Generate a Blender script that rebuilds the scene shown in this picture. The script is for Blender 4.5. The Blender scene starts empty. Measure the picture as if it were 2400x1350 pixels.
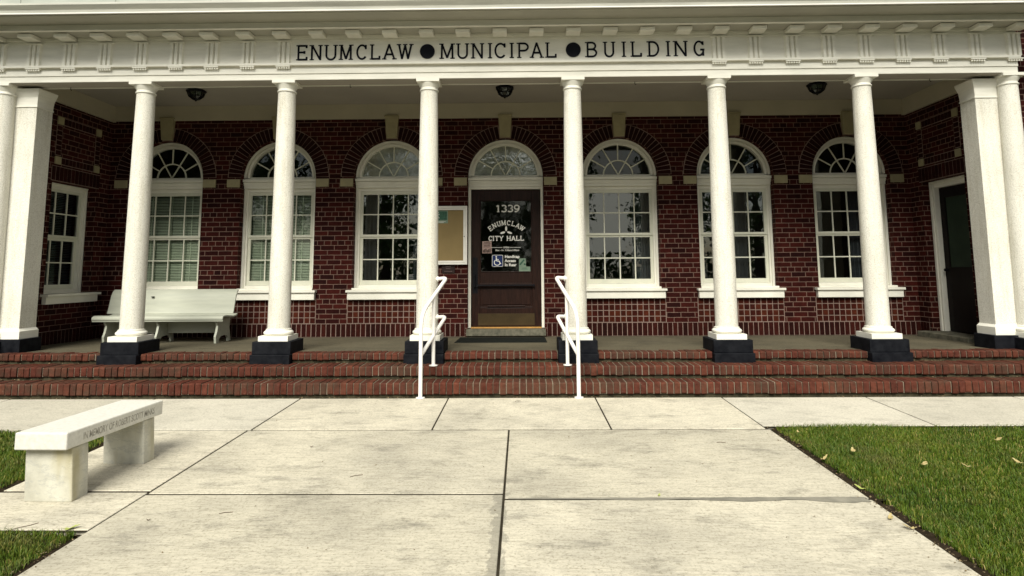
import bpy, math, random
import numpy as np
from mathutils import Vector, Matrix

random.seed(11)
rng = np.random.default_rng(7)
R = math.radians
sc = bpy.context.scene
COL = sc.collection

# ------------------------------------------------------------------ camera
cam_d = bpy.data.cameras.new('camera')
cam = bpy.data.objects.new('camera', cam_d); COL.objects.link(cam)
sc.camera = cam
PITCH, YAW, ROLL = 0.11577, -0.0154, -0.00581
fwd = Vector((math.sin(YAW)*math.cos(PITCH), math.cos(YAW)*math.cos(PITCH), math.sin(PITCH)))
rgt0 = Vector((math.cos(YAW), -math.sin(YAW), 0)); up0 = rgt0.cross(fwd)
rgt = rgt0*math.cos(ROLL) + up0*math.sin(ROLL)
upv = up0*math.cos(ROLL) - rgt0*math.sin(ROLL)
mw = Matrix.Identity(4)
for i in range(3):
    mw[i][0] = rgt[i]; mw[i][1] = upv[i]; mw[i][2] = -fwd[i]
mw.translation = Vector((0.2603, -7.9716, 1.3758))
cam.matrix_world = mw
cam_d.sensor_width = 36; cam_d.lens = 22.5
cam_d.shift_y = -0.0889
cam_d.clip_start = 0.05; cam_d.clip_end = 2000

# ------------------------------------------------------------------ world, sun, exposure
SUN_POS = Vector((-0.16, -1.0, 0.95)).normalized()      # where the sun stands, behind thin cloud
w = bpy.data.worlds.new('World'); sc.world = w; w.use_nodes = True
nt = w.node_tree; nt.nodes.clear()
N = nt.nodes.new; L = nt.links.new
sky = N('ShaderNodeTexSky'); sky.sky_type = 'NISHITA'; sky.sun_disc = False
sky.sun_elevation = math.asin(SUN_POS.z); sky.sun_rotation = math.atan2(SUN_POS.x, SUN_POS.y)
sky.dust_density = 2.0
tc = N('ShaderNodeTexCoord')
mp = N('ShaderNodeMapping'); mp.inputs['Scale'].default_value = (2.2, 2.2, 5.0)
L(tc.outputs['Generated'], mp.inputs['Vector'])
cn = N('ShaderNodeTexNoise'); cn.inputs['Scale'].default_value = 1.6; cn.inputs['Detail'].default_value = 7; cn.inputs['Roughness'].default_value = .58
L(mp.outputs[0], cn.inputs['Vector'])
cr = N('ShaderNodeValToRGB'); cr.color_ramp.elements[0].position = .40; cr.color_ramp.elements[1].position = .60
L(cn.outputs['Fac'], cr.inputs[0])
mx = N('ShaderNodeMix'); mx.data_type = 'RGBA'
mx.inputs[7].default_value = (9.6, 9.2, 8.2, 1)          # overcast cloud cover
L(cr.outputs[0], mx.inputs[0]); L(sky.outputs[0], mx.inputs[6])
bg = N('ShaderNodeBackground'); bg.inputs[1].default_value = 0.060
out = N('ShaderNodeOutputWorld')
L(mx.outputs[2], bg.inputs[0]); L(bg.outputs[0], out.inputs[0])

sun_d = bpy.data.lights.new('sun', 'SUN'); sun_d.energy = 3.0; sun_d.angle = R(30); sun_d.color = (1, .965, .86)
sun = bpy.data.objects.new('sun', sun_d); COL.objects.link(sun)
sun.rotation_euler = (-SUN_POS).to_track_quat('-Z', 'Y').to_euler()
sun.location = (-5, -12, 14)
sc.view_settings.view_transform = 'Standard'; sc.view_settings.look = 'None'
sc.view_settings.exposure = 0.86; sc.view_settings.gamma = 1
sc.cycles.max_bounces = 8

# ------------------------------------------------------------------ helpers
def tag(o, label=None, cat=None, group=None, kind=None):
    if label: o['label'] = label
    if cat: o['category'] = cat
    if group: o['group'] = group
    if kind: o['kind'] = kind
    return o

OFF = {}
def thing(name, loc, label, cat, group=None):
    o = bpy.data.objects.new(name, None); COL.objects.link(o); o.location = loc
    o.empty_display_size = .2
    OFF[o.name] = Vector(loc)
    return tag(o, label, cat, group)

class MB:
    def __init__(s): s.v = []; s.f = []
    def add(s, v, f):
        b = len(s.v); s.v += [tuple(p) for p in v]; s.f += [tuple(i+b for i in q) for q in f]; return s
    def box(s, x0, x1, y0, y1, z0, z1):
        return s.add([(x0,y0,z0),(x1,y0,z0),(x1,y1,z0),(x0,y1,z0),(x0,y0,z1),(x1,y0,z1),(x1,y1,z1),(x0,y1,z1)],
              [(0,3,2,1),(4,5,6,7),(0,1,5,4),(1,2,6,5),(2,3,7,6),(3,0,4,7)])
    def hexa(s, p):      # 8 points ordered like box
        return s.add(p, [(0,3,2,1),(4,5,6,7),(0,1,5,4),(1,2,6,5),(2,3,7,6),(3,0,4,7)])
    def prism(s, poly, axis, d0, d1):    # poly in the two remaining axes, extruded along axis
        n = len(poly)
        def P(a, b, d):
            return (d,a,b) if axis == 0 else (a,d,b) if axis == 1 else (a,b,d)
        v = [P(a,b,d0) for a,b in poly] + [P(a,b,d1) for a,b in poly]
        f = [tuple(range(n)), tuple(range(2*n-1, n-1, -1))]
        f += [(i, i+n, (i+1)%n+n, (i+1)%n) for i in range(n)]
        return s.add(v, f)
    def lathe(s, prof, cx, cy, n=32, a0=0.0):
        v = []; f = []; m = len(prof)
        for r, z in prof:
            for k in range(n):
                a = a0 + 2*math.pi*k/n; v.append((cx+r*math.cos(a), cy+r*math.sin(a), z))
        for i in range(m-1):
            for k in range(n):
                f.append((i*n+k, i*n+(k+1)%n, (i+1)*n+(k+1)%n, (i+1)*n+k))
        f.append(tuple(range(n-1, -1, -1))); f.append(tuple(range((m-1)*n, m*n)))
        return s.add(v, f)
    def tube(s, pts, r, n=12):
        pts = [Vector(p) for p in pts]; v = []; f = []
        ref = Vector((0,0,1))
        prev = None
        for i, p in enumerate(pts):
            d = ((pts[min(i+1,len(pts)-1)]-pts[max(i-1,0)])).normalized()
            if prev is None:
                a = d.orthogonal().normalized()
            else:
                a = (prev - d*prev.dot(d)).normalized()
            prev = a; b = d.cross(a)
            rr = r if not isinstance(r, (list,tuple)) else r[i]
            for k in range(n):
                t = 2*math.pi*k/n; v.append(p + (a*math.cos(t)+b*math.sin(t))*rr)
        for i in range(len(pts)-1):
            for k in range(n):
                f.append((i*n+k, i*n+(k+1)%n, (i+1)*n+(k+1)%n, (i+1)*n+k))
        f.append(tuple(range(n-1,-1,-1))); f.append(tuple(range((len(pts)-1)*n, len(pts)*n)))
        return s.add(v, f)
    def disc_prism(s, cx, cz, r, y0, y1, n=40):
        return s.prism([(cx+r*math.cos(2*math.pi*k/n), cz+r*math.sin(2*math.pi*k/n)) for k in range(n)], 1, y0, y1)
    def map(s, fn):
        s.v = [fn(p) for p in s.v]; return s
    def build(s, name, mat, parent=None, smooth=False, bevel=0, seg=2, auto=None):
        off = OFF.get(parent.name, Vector((0,0,0))) if parent else Vector((0,0,0))
        me = bpy.data.meshes.new(name)
        me.from_pydata([tuple(Vector(p)-off) for p in s.v], [], s.f); me.update()
        import bmesh
        bm = bmesh.new(); bm.from_mesh(me); bmesh.ops.recalc_face_normals(bm, faces=bm.faces); bm.to_mesh(me); bm.free()
        if mat: me.materials.append(mat)
        o = bpy.data.objects.new(name, me); COL.objects.link(o)
        if smooth:
            for p in me.polygons: p.use_smooth = True
            me.set_sharp_from_angle(angle=R(auto or 40))
        if bevel:
            b = o.modifiers.new('bevel', 'BEVEL'); b.width = bevel; b.segments = seg; b.limit_method = 'ANGLE'; b.angle_limit = R(40)
        if parent:
            o.parent = parent
            OFF[o.name] = off
        return o

def obj_from_mesh(name, me, mat, parent=None):
    off = OFF.get(parent.name, Vector((0,0,0))) if parent else Vector((0,0,0))
    if off.length > 0: me.transform(Matrix.Translation(-off))
    me.materials.clear(); me.materials.append(mat)
    o = bpy.data.objects.new(name, me); COL.objects.link(o)
    if parent: o.parent = parent; OFF[o.name] = off
    return o

def xz_fill(name, outer, holes, y0, y1, mat, parent):
    """filled outline with holes in the XZ plane, extruded from y0 to y1"""
    cu = bpy.data.curves.new('outline', 'CURVE'); cu.dimensions = '2D'; cu.fill_mode = 'BOTH'
    cu.extrude = abs(y1-y0)/2
    for poly in [outer]+holes:
        sp = cu.splines.new('POLY'); sp.points.add(len(poly)-1); sp.use_cyclic_u = True
        for p, (a, b) in zip(sp.points, poly): p.co = (a, b, 0, 1)
    tmp = bpy.data.objects.new('outline', cu); COL.objects.link(tmp)
    dg = bpy.context.evaluated_depsgraph_get()
    me = bpy.data.meshes.new_from_object(tmp.evaluated_get(dg), depsgraph=dg)
    bpy.data.objects.remove(tmp); bpy.data.curves.remove(cu)
    me.name = name
    me.transform(Matrix(((1,0,0,0),(0,0,1,(y0+y1)/2),(0,1,0,0),(0,0,0,1))))
    me.flip_normals()
    return obj_from_mesh(name, me, mat, parent)

def text_mesh(name, body, x, z, h, y, mat, parent, align='LEFT', bold=0.0, depth=.0015, stretch=1.0):
    """built-in sans lettering standing in the XZ plane, facing -Y"""
    cu = bpy.data.curves.new('lettering', 'FONT'); cu.body = body; cu.size = h/0.72; cu.align_x = align
    cu.extrude = depth; cu.offset = bold; cu.resolution_u = 3
    tmp = bpy.data.objects.new('lettering', cu); COL.objects.link(tmp)
    dg = bpy.context.evaluated_depsgraph_get()
    me = bpy.data.meshes.new_from_object(tmp.evaluated_get(dg), depsgraph=dg)
    bpy.data.objects.remove(tmp); bpy.data.curves.remove(cu)
    me.name = name
    me.transform(Matrix(((stretch,0,0,x),(0,0,-1,y),(0,1,0,z),(0,0,0,1))))
    return obj_from_mesh(name, me, mat, parent)

# ------------------------------------------------------------------ materials
def mat_new(name):
    m = bpy.data.materials.new(name); m.use_nodes = True
    t = m.node_tree; b = t.nodes['Principled BSDF']
    return m, t, b, t.nodes.new, t.links.new

def ramp(t, src, stops):
    r = t.nodes.new('ShaderNodeValToRGB')
    e = r.color_ramp.elements
    while len(e) < len(stops): e.new(.5)
    for q, (p, c) in zip(e, stops):
        q.position = p; q.color = (*c, 1) if len(c) == 3 else c
    t.links.new(src, r.inputs[0]); return r

def noise(t, scale, detail=4, rough=.55, vec=None, stretch=None):
    n = t.nodes.new('ShaderNodeTexNoise'); n.inputs['Scale'].default_value = scale
    n.inputs['Detail'].default_value = detail; n.inputs['Roughness'].default_value = rough
    g = t.nodes.new('ShaderNodeTexCoord') if vec is None else None
    src = g.outputs['Object'] if vec is None else vec
    if stretch:
        m = t.nodes.new('ShaderNodeMapping'); m.inputs['Scale'].default_value = stretch
        t.links.new(src, m.inputs[0]); src = m.outputs[0]
    t.links.new(src, n.inputs['Vector']); return n

def mixc(t, fac, a, b, mode='MIX'):
    m = t.nodes.new('ShaderNodeMix'); m.data_type = 'RGBA'; m.blend_type = mode
    for sock, val in ((0, fac), (6, a), (7, b)):
        if hasattr(val, 'is_linked') or hasattr(val, 'links'): t.links.new(val, m.inputs[sock])
        elif sock == 0: m.inputs[0].default_value = val
        else: m.inputs[sock].default_value = (*val, 1)
    return m.outputs[2]

def bump(t, b, height, strength=.3, dist=.005):
    n = t.nodes.new('ShaderNodeBump'); n.inputs['Strength'].default_value = strength; n.inputs['Distance'].default_value = dist
    t.links.new(height, n.inputs['Height']); t.links.new(n.outputs[0], b.inputs['Normal'])

def paint(name, c1, c2, rough=.5, scale=3.0, bscale=60, bstr=.15, stretch=None, dist=.003, spec=None):
    m, t, b, N, L = mat_new(name)
    b.inputs['Specular IOR Level'].default_value = spec if spec is not None else (.08 if max(c1) < .12 else .25)
    n = noise(t, scale, 6, .6, stretch=stretch)
    r = ramp(t, n.outputs['Fac'], [(.3, c2), (.65, c1)])
    L(r.outputs[0], b.inputs['Base Color']); b.inputs['Roughness'].default_value = rough
    n2 = noise(t, bscale, 3); bump(t, b, n2.outputs['Fac'], bstr, dist)
    return m

M = {}
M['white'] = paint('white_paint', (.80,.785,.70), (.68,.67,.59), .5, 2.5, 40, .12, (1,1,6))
M['trim'] = paint('window_trim_paint', (.82,.805,.71), (.73,.72,.63), .45, 4, 60, .12)
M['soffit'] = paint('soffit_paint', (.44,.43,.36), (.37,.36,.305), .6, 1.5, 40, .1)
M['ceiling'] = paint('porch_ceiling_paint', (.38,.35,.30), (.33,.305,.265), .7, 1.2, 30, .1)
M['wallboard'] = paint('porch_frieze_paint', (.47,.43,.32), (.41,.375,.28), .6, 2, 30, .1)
M['rail'] = paint('rail_paint', (.80,.78,.74), (.74,.72,.68), .35, 6, 80, .1)
M['black'] = paint('black_plinth_paint', (.011,.012,.015), (.0025,.003,.005), .6, 11, 60, .25)
M['stone'] = paint('cast_stone', (.36,.32,.19), (.29,.26,.16), .8, 8, 90, .3)
M['bench_wood'] = paint('bench_paint', (.42,.435,.36), (.36,.375,.315), .4, 2.2, 50, .15, (1,8,8))
M['bronze'] = paint('dark_bronze', (.012,.012,.014), (.006,.006,.008), .45, 20, 90, .1)
M['darkwood'] = None
M['cork'] = paint('cork_board', (.245,.180,.080), (.205,.150,.066), .85, 3, 120, .2)
M['alu'] = paint('aluminium_frame', (.78,.76,.70), (.68,.66,.60), .4, 8, 60, .05)
M['plaque'] = paint('dark_plaque', (.035,.022,.020), (.02,.014,.013), .5, 20, 60, .1)
M['plaque_text'] = paint('plaque_lettering', (.13,.09,.08), (.10,.07,.065), .5, 20, 60, .1)
M['brass'] = paint('kick_plate_brass', (.060,.042,.020), (.042,.030,.015), .45, 5, 80, .1)
M['mat'] = paint('rubber_mat', (.012,.014,.012), (.007,.008,.007), .85, 30, 200, .5)
M['sillstone'] = paint('worn_stone_sill', (.16,.15,.11), (.055,.055,.04), .85, 12, 90, .5)
M['gold'] = paint('brass_threshold', (.50,.26,.06), (.36,.19,.05), .4, 10, 60, .1)
M['letter'] = paint('black_letter_paint', (.006,.007,.012), (.004,.005,.008), .5, 20, 60, .05)
M['vinyl'] = paint('white_vinyl', (.80,.79,.72), (.77,.76,.69), .5, 20, 60, .03)
M['blue'] = paint('blue_sign_vinyl', (.012,.028,.12), (.010,.024,.10), .45, 20, 60, .03)
M['pinkpaper'] = paint('pink_notice_paper', (.40,.29,.25), (.28,.19,.165), .8, 40, 60, .05)
M['greenpaper'] = paint('pale_green_paper', (.20,.27,.20), (.15,.21,.155), .8, 14, 60, .05)
M['flyer_dark'] = paint('green_print', (.05,.13,.085), (.02,.06,.04), .7, 30, 60, .05)
M['inside'] = paint('dim_interior_wall', (.10,.095,.085), (.07,.066,.06), .9, 2, 30, .05)
M['insidefloor'] = paint('interior_floor', (.06,.05,.04), (.04,.035,.03), .6, 2, 30, .05)
M['blind'] = paint('blind_slats', (.56,.61,.49), (.50,.55,.44), .5, 4, 60, .03)
M['curtain'] = paint('grey_curtain', (.10,.11,.13), (.07,.08,.095), .9, 3, 60, .1)
M['porch'] = None
M['sheet'] = paint('grey_sheet_metal', (.40,.42,.37), (.31,.33,.29), .6, 3, 120, .3, (1,1,4))
M['gutter'] = paint('weathered_gutter_paint', (.56,.56,.49), (.42,.42,.37), .5, 3, 60, .15, (.5,1,8))
M['sash'] = paint('sash_paint', (.70,.70,.58), (.62,.625,.52), .45, 6, 60, .12)

def stucco():
    m, t, b, N, L = mat_new('column_stucco')
    n = noise(t, 1.4, 5, .6)
    g = noise(t, 95, 3, .65)
    c = ramp(t, n.outputs['Fac'], [(.3, (.72,.705,.62)), (.7, (.84,.825,.74))])
    d = ramp(t, g.outputs['Fac'], [(.36, (.72,.71,.68)), (.54, (.97,.97,.97))])
    col = mixc(t, 1.0, c.outputs[0], d.outputs[0], 'MULTIPLY')
    sk = noise(t, 3.0, 7, .7, stretch=(5,5,.5)); ks = ramp(t, sk.outputs['Fac'], [(.30, (.84,.82,.77)), (.50, (1,1,1))]); col = mixc(t, 1.0, col, ks.outputs[0], 'MULTIPLY')
    L(col, b.inputs['Base Color']); b.inputs['Roughness'].default_value = .62
    bump(t, b, g.outputs['Fac'], .8, .012)
    return m
M['stucco'] = stucco()

def brick_wall():
    """running bond laid by wall position, works on every wall direction"""
    m, t, b, N, L = mat_new('red_brick_wall')
    geo = N('ShaderNodeNewGeometry')
    sp = N('ShaderNodeSeparateXYZ'); L(geo.outputs['Position'], sp.inputs[0])
    sn = N('ShaderNodeSeparateXYZ'); L(geo.outputs['True Normal'], sn.inputs[0])
    ab = N('ShaderNodeMath'); ab.operation = 'ABSOLUTE'; L(sn.outputs[0], ab.inputs[0])
    gt = N('ShaderNodeMath'); gt.operation = 'GREATER_THAN'; L(ab.outputs[0], gt.inputs[0]); gt.inputs[1].default_value = .6
    mu = N('ShaderNodeMix'); mu.data_type = 'FLOAT'; L(gt.outputs[0], mu.inputs[0]); L(sp.outputs[0], mu.inputs[2]); L(sp.outputs[1], mu.inputs[3])
    zz = N('ShaderNodeMath'); zz.operation = 'SUBTRACT'; L(sp.outputs[2], zz.inputs[0]); zz.inputs[1].default_value = .577-.0768*20
    xx = N('ShaderNodeMath'); xx.operation = 'ADD'; L(mu.outputs[0], xx.inputs[0]); xx.inputs[1].default_value = 40.0
    cv = N('ShaderNodeCombineXYZ'); L(xx.outputs[0], cv.inputs[0]); L(zz.outputs[0], cv.inputs[1])
    wob = noise(t, 9, 2, .5, vec=cv.outputs[0])
    wo = N('ShaderNodeVectorMath'); wo.operation = 'SCALE'; wo.inputs['Scale'].default_value = .006; L(wob.outputs['Color'], wo.inputs[0])
    ad = N('ShaderNodeVectorMath'); ad.operation = 'ADD'; L(cv.outputs[0], ad.inputs[0]); L(wo.outputs[0], ad.inputs[1])
    b.inputs['Specular IOR Level'].default_value = .06
    br = N('ShaderNodeTexBrick'); L(ad.outputs[0], br.inputs['Vector'])
    br.offset = .5; br.squash = .5; br.squash_frequency = 6
    for k, v in (('Scale',1.0),('Mortar Size',.0052),('Mortar Smooth',.15),('Bias',-.1),('Brick Width',.218),('Row Height',.0768)):
        br.inputs[k].default_value = v
    br.inputs['Color1'].default_value = (.052,.0098,.0075,1); br.inputs['Color2'].default_value = (.0165,.0045,.0045,1)
    br.inputs['Mortar'].default_value = (.205,.142,.116,1)
    n = noise(t, 14, 5, .65); n2 = noise(t, .9, 4, .6)
    k1 = ramp(t, n.outputs['Fac'], [(.25, (.62,.60,.60)), (.7, (1.15,1.1,1.05))])
    k2 = ramp(t, n2.outputs['Fac'], [(.3, (.78,.76,.76)), (.7, (1.12,1.1,1.08))])
    c = mixc(t, 1.0, br.outputs['Color'], k1.outputs[0], 'MULTIPLY'); c = mixc(t, 1.0, c, k2.outputs[0], 'MULTIPLY')
    sm = noise(t, 5.5, 9, .82); fs = ramp(t, sm.outputs['Fac'], [(.64, (0,0,0)), (.72, (.32,.32,.32))]); c = mixc(t, fs.outputs[0], c, (.15,.105,.09))
    L(c, b.inputs['Base Color']); b.inputs['Roughness'].default_value = .75
    inv = N('ShaderNodeMath'); inv.operation = 'SUBTRACT'; inv.inputs[0].default_value = 1.0; L(br.outputs['Fac'], inv.inputs[1])
    am = N('ShaderNodeMath'); am.operation = 'MULTIPLY_ADD'; L(n.outputs['Fac'], am.inputs[0]); am.inputs[1].default_value = .35; L(inv.outputs[0], am.inputs[2])
    bump(t, b, am.outputs[0], .6, .006)
    return m
M['brick'] = brick_wall()

def brick_unit(name, c1, c2, c3, moss=False, rough=.75):
    m, t, b, N, L = mat_new(name)
    geo = N('ShaderNodeNewGeometry'); b.inputs['Specular IOR Level'].default_value = .06
    r = ramp(t, geo.outputs['Random Per Island'], [(0, c1), (.45, c2), (.8, c3), (1, tuple(x*.72 for x in c1))])
    n = noise(t, 18, 5, .65)
    k = ramp(t, n.outputs['Fac'], [(.28, (.55,.53,.5)), (.68, (1.12,1.08,1.05))])
    c = mixc(t, 1.0, r.outputs[0], k.outputs[0], 'MULTIPLY')
    if moss:
        n2 = noise(t, 2.3, 6, .7)
        f = ramp(t, n2.outputs['Fac'], [(.46, (0,0,0)), (.70, (.62,.62,.62))])
        c = mixc(t, f.outputs[0], c, (.050,.044,.030))
        n3 = noise(t, 55, 5, .75); f3 = ramp(t, n3.outputs['Fac'], [(.62, (0,0,0)), (.70, (.6,.6,.6))]); c = mixc(t, f3.outputs[0], c, (.20,.165,.12))
    L(c, b.inputs['Base Color']); b.inputs['Roughness'].default_value = rough
    bump(t, b, n.outputs['Fac'], .5, .006)
    return m
M['arch_brick'] = brick_unit('dark_arch_brick', (.026,.0065,.0055), (.017,.0045,.0042), (.036,.0085,.0065))
M['panel_brick'] = brick_unit('panel_brick', (.052,.010,.0065), (.030,.007,.005), (.075,.018,.009))
M['soldier_brick'] = brick_unit('soldier_brick', (.032,.007,.0055), (.018,.005,.004), (.042,.009,.0065))
M['step_brick'] = brick_unit('step_brick', (.100,.0320,.0215), (.074,.0250,.018), (.122,.0415,.0265), True)
M['mortar'] = paint('mortar', (.25,.178,.148), (.17,.123,.10), .9, 20, 120, .4)
M['moss_shadow_base'] = paint('mossy_mortar_painted_shadow', (.075,.066,.040), (.022,.021,.013), .95, 7, 90, .8)  # mossy strip; its dark colour also paints the shadow under the nosing
M['step_mortar'] = paint('step_mortar', (.24,.20,.148), (.05,.043,.028), .9, 5, 120, .5)

def door_wood():
    m, t, b, N, L = mat_new('dark_mahogany')
    n = noise(t, 4, 6, .6, stretch=(14, 14, 1.2))
    r = ramp(t, n.outputs['Fac'], [(.25, (.0075,.0032,.002)), (.55, (.022,.0085,.0055)), (.8, (.038,.0155,.0095))])
    L(r.outputs[0], b.inputs['Base Color']); b.inputs['Roughness'].default_value = .42; b.inputs['Specular IOR Level'].default_value = .18
    bump(t, b, n.outputs['Fac'], .1, .002); return m
M['darkwood'] = door_wood()
M['rearwood'] = paint('black_brown_door', (.012,.009,.008), (.008,.006,.006), .5, 5, 40, .1)

def glass(name, refl, tint, rough=.0, wave=.0, wscale=5.0, refl_paint=None):
    m = bpy.data.materials.new(name); m.use_nodes = True; t = m.node_tree; t.nodes.clear()
    N = t.nodes.new; L = t.links.new
    tr = N('ShaderNodeBsdfTransparent'); tr.inputs[0].default_value = (*tint, 1)
    gl = N('ShaderNodeBsdfGlossy'); gl.inputs['Roughness'].default_value = rough; gl.inputs['Color'].default_value = (.9,.95,.92,1)
    lw = N('ShaderNodeFresnel'); lw.inputs['IOR'].default_value = 1.5
    ma = N('ShaderNodeMath'); ma.operation = 'MULTIPLY_ADD'; ma.use_clamp = True
    L(lw.outputs[0], ma.inputs[0]); ma.inputs[1].default_value = 1.0; ma.inputs[2].default_value = refl
    if wave:
        n = noise(t, wscale, 2, .5); bp = N('ShaderNodeBump'); bp.inputs['Strength'].default_value = wave; bp.inputs['Distance'].default_value = .01
        L(n.outputs['Fac'], bp.inputs['Height']); L(bp.outputs[0], gl.inputs['Normal'])
    base = tr.outputs[0]
    if refl_paint:
        df = N('ShaderNodeBsdfDiffuse'); mk = N('ShaderNodeMixShader'); n5 = noise(t, 9, 5, .7)  # mottled pale diffuse stands in for reflected trees and sky
        r5 = ramp(t, n5.outputs['Fac'], [(.35, tuple(c*.45 for c in refl_paint)), (.62, refl_paint)]); L(r5.outputs[0], df.inputs[0])
        mk.inputs[0].default_value = .75; L(tr.outputs[0], mk.inputs[1]); L(df.outputs[0], mk.inputs[2]); base = mk.outputs[0]
    mx = N('ShaderNodeMixShader'); L(ma.outputs[0], mx.inputs[0]); L(base, mx.inputs[1]); L(gl.outputs[0], mx.inputs[2])
    o = N('ShaderNodeOutputMaterial'); L(mx.outputs[0], o.inputs[0]); return m
M['glass'] = glass('window_glass', .080, (.86,.90,.86), 0, .10, 3.0)
M['doorglass'] = glass('door_glass', .015, (.80,.85,.80), .03, .10, 3.0)
M['paintedrefl'] = glass('wavy_glass_painted_reflection', .16, (.3,.34,.3), .03, .20, 16.0, (.34,.36,.29))  # fanlight glass, its tree and sky reflection painted in as pale colour
M['sideglass'] = paint('frosted_green_glass', (.034,.050,.034), (.024,.038,.026), .3, 3, 30, .03, spec=.1)
M['blindglass'] = glass('blind_window_glass', .012, (.9,.95,.9), 0, .06, 3.0)
M['dimglass'] = glass('dark_glass', .0, (.6,.65,.62), 0, .05, 3.0)
M['lampglass'] = glass('seeded_lamp_glass', .10, (.35,.4,.42), .15, .3, 40.0)

def concrete(name, base, dark, stain, streak=True, line=.0):
    m, t, b, N, L = mat_new(name)
    geo = N('ShaderNodeNewGeometry'); pos = geo.outputs['Position']; b.inputs['Specular IOR Level'].default_value = .15
    big = noise(t, .75, 8, .68, vec=pos)
    r = ramp(t, big.outputs['Fac'], [(.36, dark), (.56, base)])
    st = noise(t, 2.1, 9, .76, vec=pos, stretch=(1.0, 1.9, 1))
    f = ramp(t, st.outputs['Fac'], [(.53, (0,0,0)), (.68, (.62,.62,.62))])
    c = mixc(t, f.outputs[0], r.outputs[0], stain)
    br = noise(t, 9, 8, .8, vec=pos, stretch=(1.0, 7, 1))
    f2 = ramp(t, br.outputs['Fac'], [(.36, (.58,.57,.54)), (.54, (1.03,1.03,1.03))])
    c = mixc(t, .65 if streak else .3, c, f2.outputs[0], 'MULTIPLY')
    sp = noise(t, 55, 5, .8, vec=pos)
    f3 = ramp(t, sp.outputs['Fac'], [(.34, (.50,.49,.45)), (.48, (1,1,1)), (.66, (1.08,1.08,1.08))])
    c = mixc(t, .8, c, f3.outputs[0], 'MULTIPLY')
    isl = ramp(t, geo.outputs['Random Per Island'], [(0, (.86,.86,.84)), (1, (1.05,1.05,1.04))]); c = mixc(t, 1.0, c, isl.outputs[0], 'MULTIPLY')
    s2 = noise(t, 1.3, 10, .85, vec=pos, stretch=(1.0, 2.6, 1)); f9 = ramp(t, s2.outputs['Fac'], [(.57, (0,0,0)), (.63, (.42,.42,.42))]); c = mixc(t, f9.outputs[0], c, tuple(x*.9 for x in stain))
    if streak and base[0] > .3:
        sx = N('ShaderNodeSeparateXYZ'); L(pos, sx.inputs[0])
        d1 = N('ShaderNodeMath'); d1.operation = 'SUBTRACT'; L(sx.outputs[0], d1.inputs[0]); d1.inputs[1].default_value = .115
        d2 = N('ShaderNodeMath'); d2.operation = 'ABSOLUTE'; L(d1.outputs[0], d2.inputs[0])
        nj = noise(t, 7, 6, .7, vec=pos, stretch=(1.6,.8,1))
        d3 = N('ShaderNodeMath'); d3.operation = 'MULTIPLY_ADD'; L(nj.outputs['Fac'], d3.inputs[0]); d3.inputs[1].default_value = -.26; L(d2.outputs[0], d3.inputs[2])
        fj = ramp(t, d3.outputs[0], [(0, (.55,.55,.55)), (.012, (0,0,0))])
        d4 = N('ShaderNodeMath'); d4.operation = 'ADD'; d4.inputs[1].default_value = .10; L(d3.outputs[0], d4.inputs[0]); L(d4.outputs[0], fj.inputs[0])
        gy_ = N('ShaderNodeMath'); gy_.operation = 'LESS_THAN'; L(sx.outputs[1], gy_.inputs[0]); gy_.inputs[1].default_value = -3.6
        gm = N('ShaderNodeMath'); gm.operation = 'MULTIPLY'; L(fj.outputs[0], gm.inputs[0]); L(gy_.outputs[0], gm.inputs[1])
        c = mixc(t, gm.outputs[0], c, (.20,.19,.155))
    L(c, b.inputs['Base Color']); b.inputs['Roughness'].default_value = .85
    n3 = noise(t, 45, 4, .7, vec=pos, stretch=(1, 6, 1)); bump(t, b, n3.outputs['Fac'], .3, .004)
    return m
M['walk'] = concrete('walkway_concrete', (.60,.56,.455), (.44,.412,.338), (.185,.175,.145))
M['walk_side'] = concrete('sidewalk_concrete', (.59,.56,.475), (.49,.465,.395), (.30,.285,.24), False)
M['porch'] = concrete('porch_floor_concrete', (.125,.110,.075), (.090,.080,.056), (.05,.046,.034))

def marble():
    m, t, b, N, L = mat_new('white_marble')
    n = noise(t, 5, 7, .65); r = ramp(t, n.outputs['Fac'], [(.3, (.36,.35,.29)), (.6, (.55,.54,.46))])
    v = noise(t, 3, 8, .75, stretch=(1,1,2.5)); f = ramp(t, v.outputs['Fac'], [(.485, (0,0,0)), (.505, (.55,.55,.55)), (.525, (0,0,0))])
    c = mixc(t, f.outputs[0], r.outputs[0], (.30,.31,.30))
    y = noise(t, 6, 3, .5, stretch=(1,1,.25)); fy = ramp(t, y.outputs['Fac'], [(.50, (0,0,0)), (.72, (.65,.65,.65))])
    c = mixc(t, fy.outputs[0], c, (.34,.29,.13))
    L(c, b.inputs['Base Color']); b.inputs['Roughness'].default_value = .55
    n2 = noise(t, 60, 4, .6); bump(t, b, n2.outputs['Fac'], .25, .003); return m
M['marble'] = marble()
M['marble_top'] = paint('bleached_marble', (.68,.67,.61), (.57,.56,.505), .55, 40, 60, .2)

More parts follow.
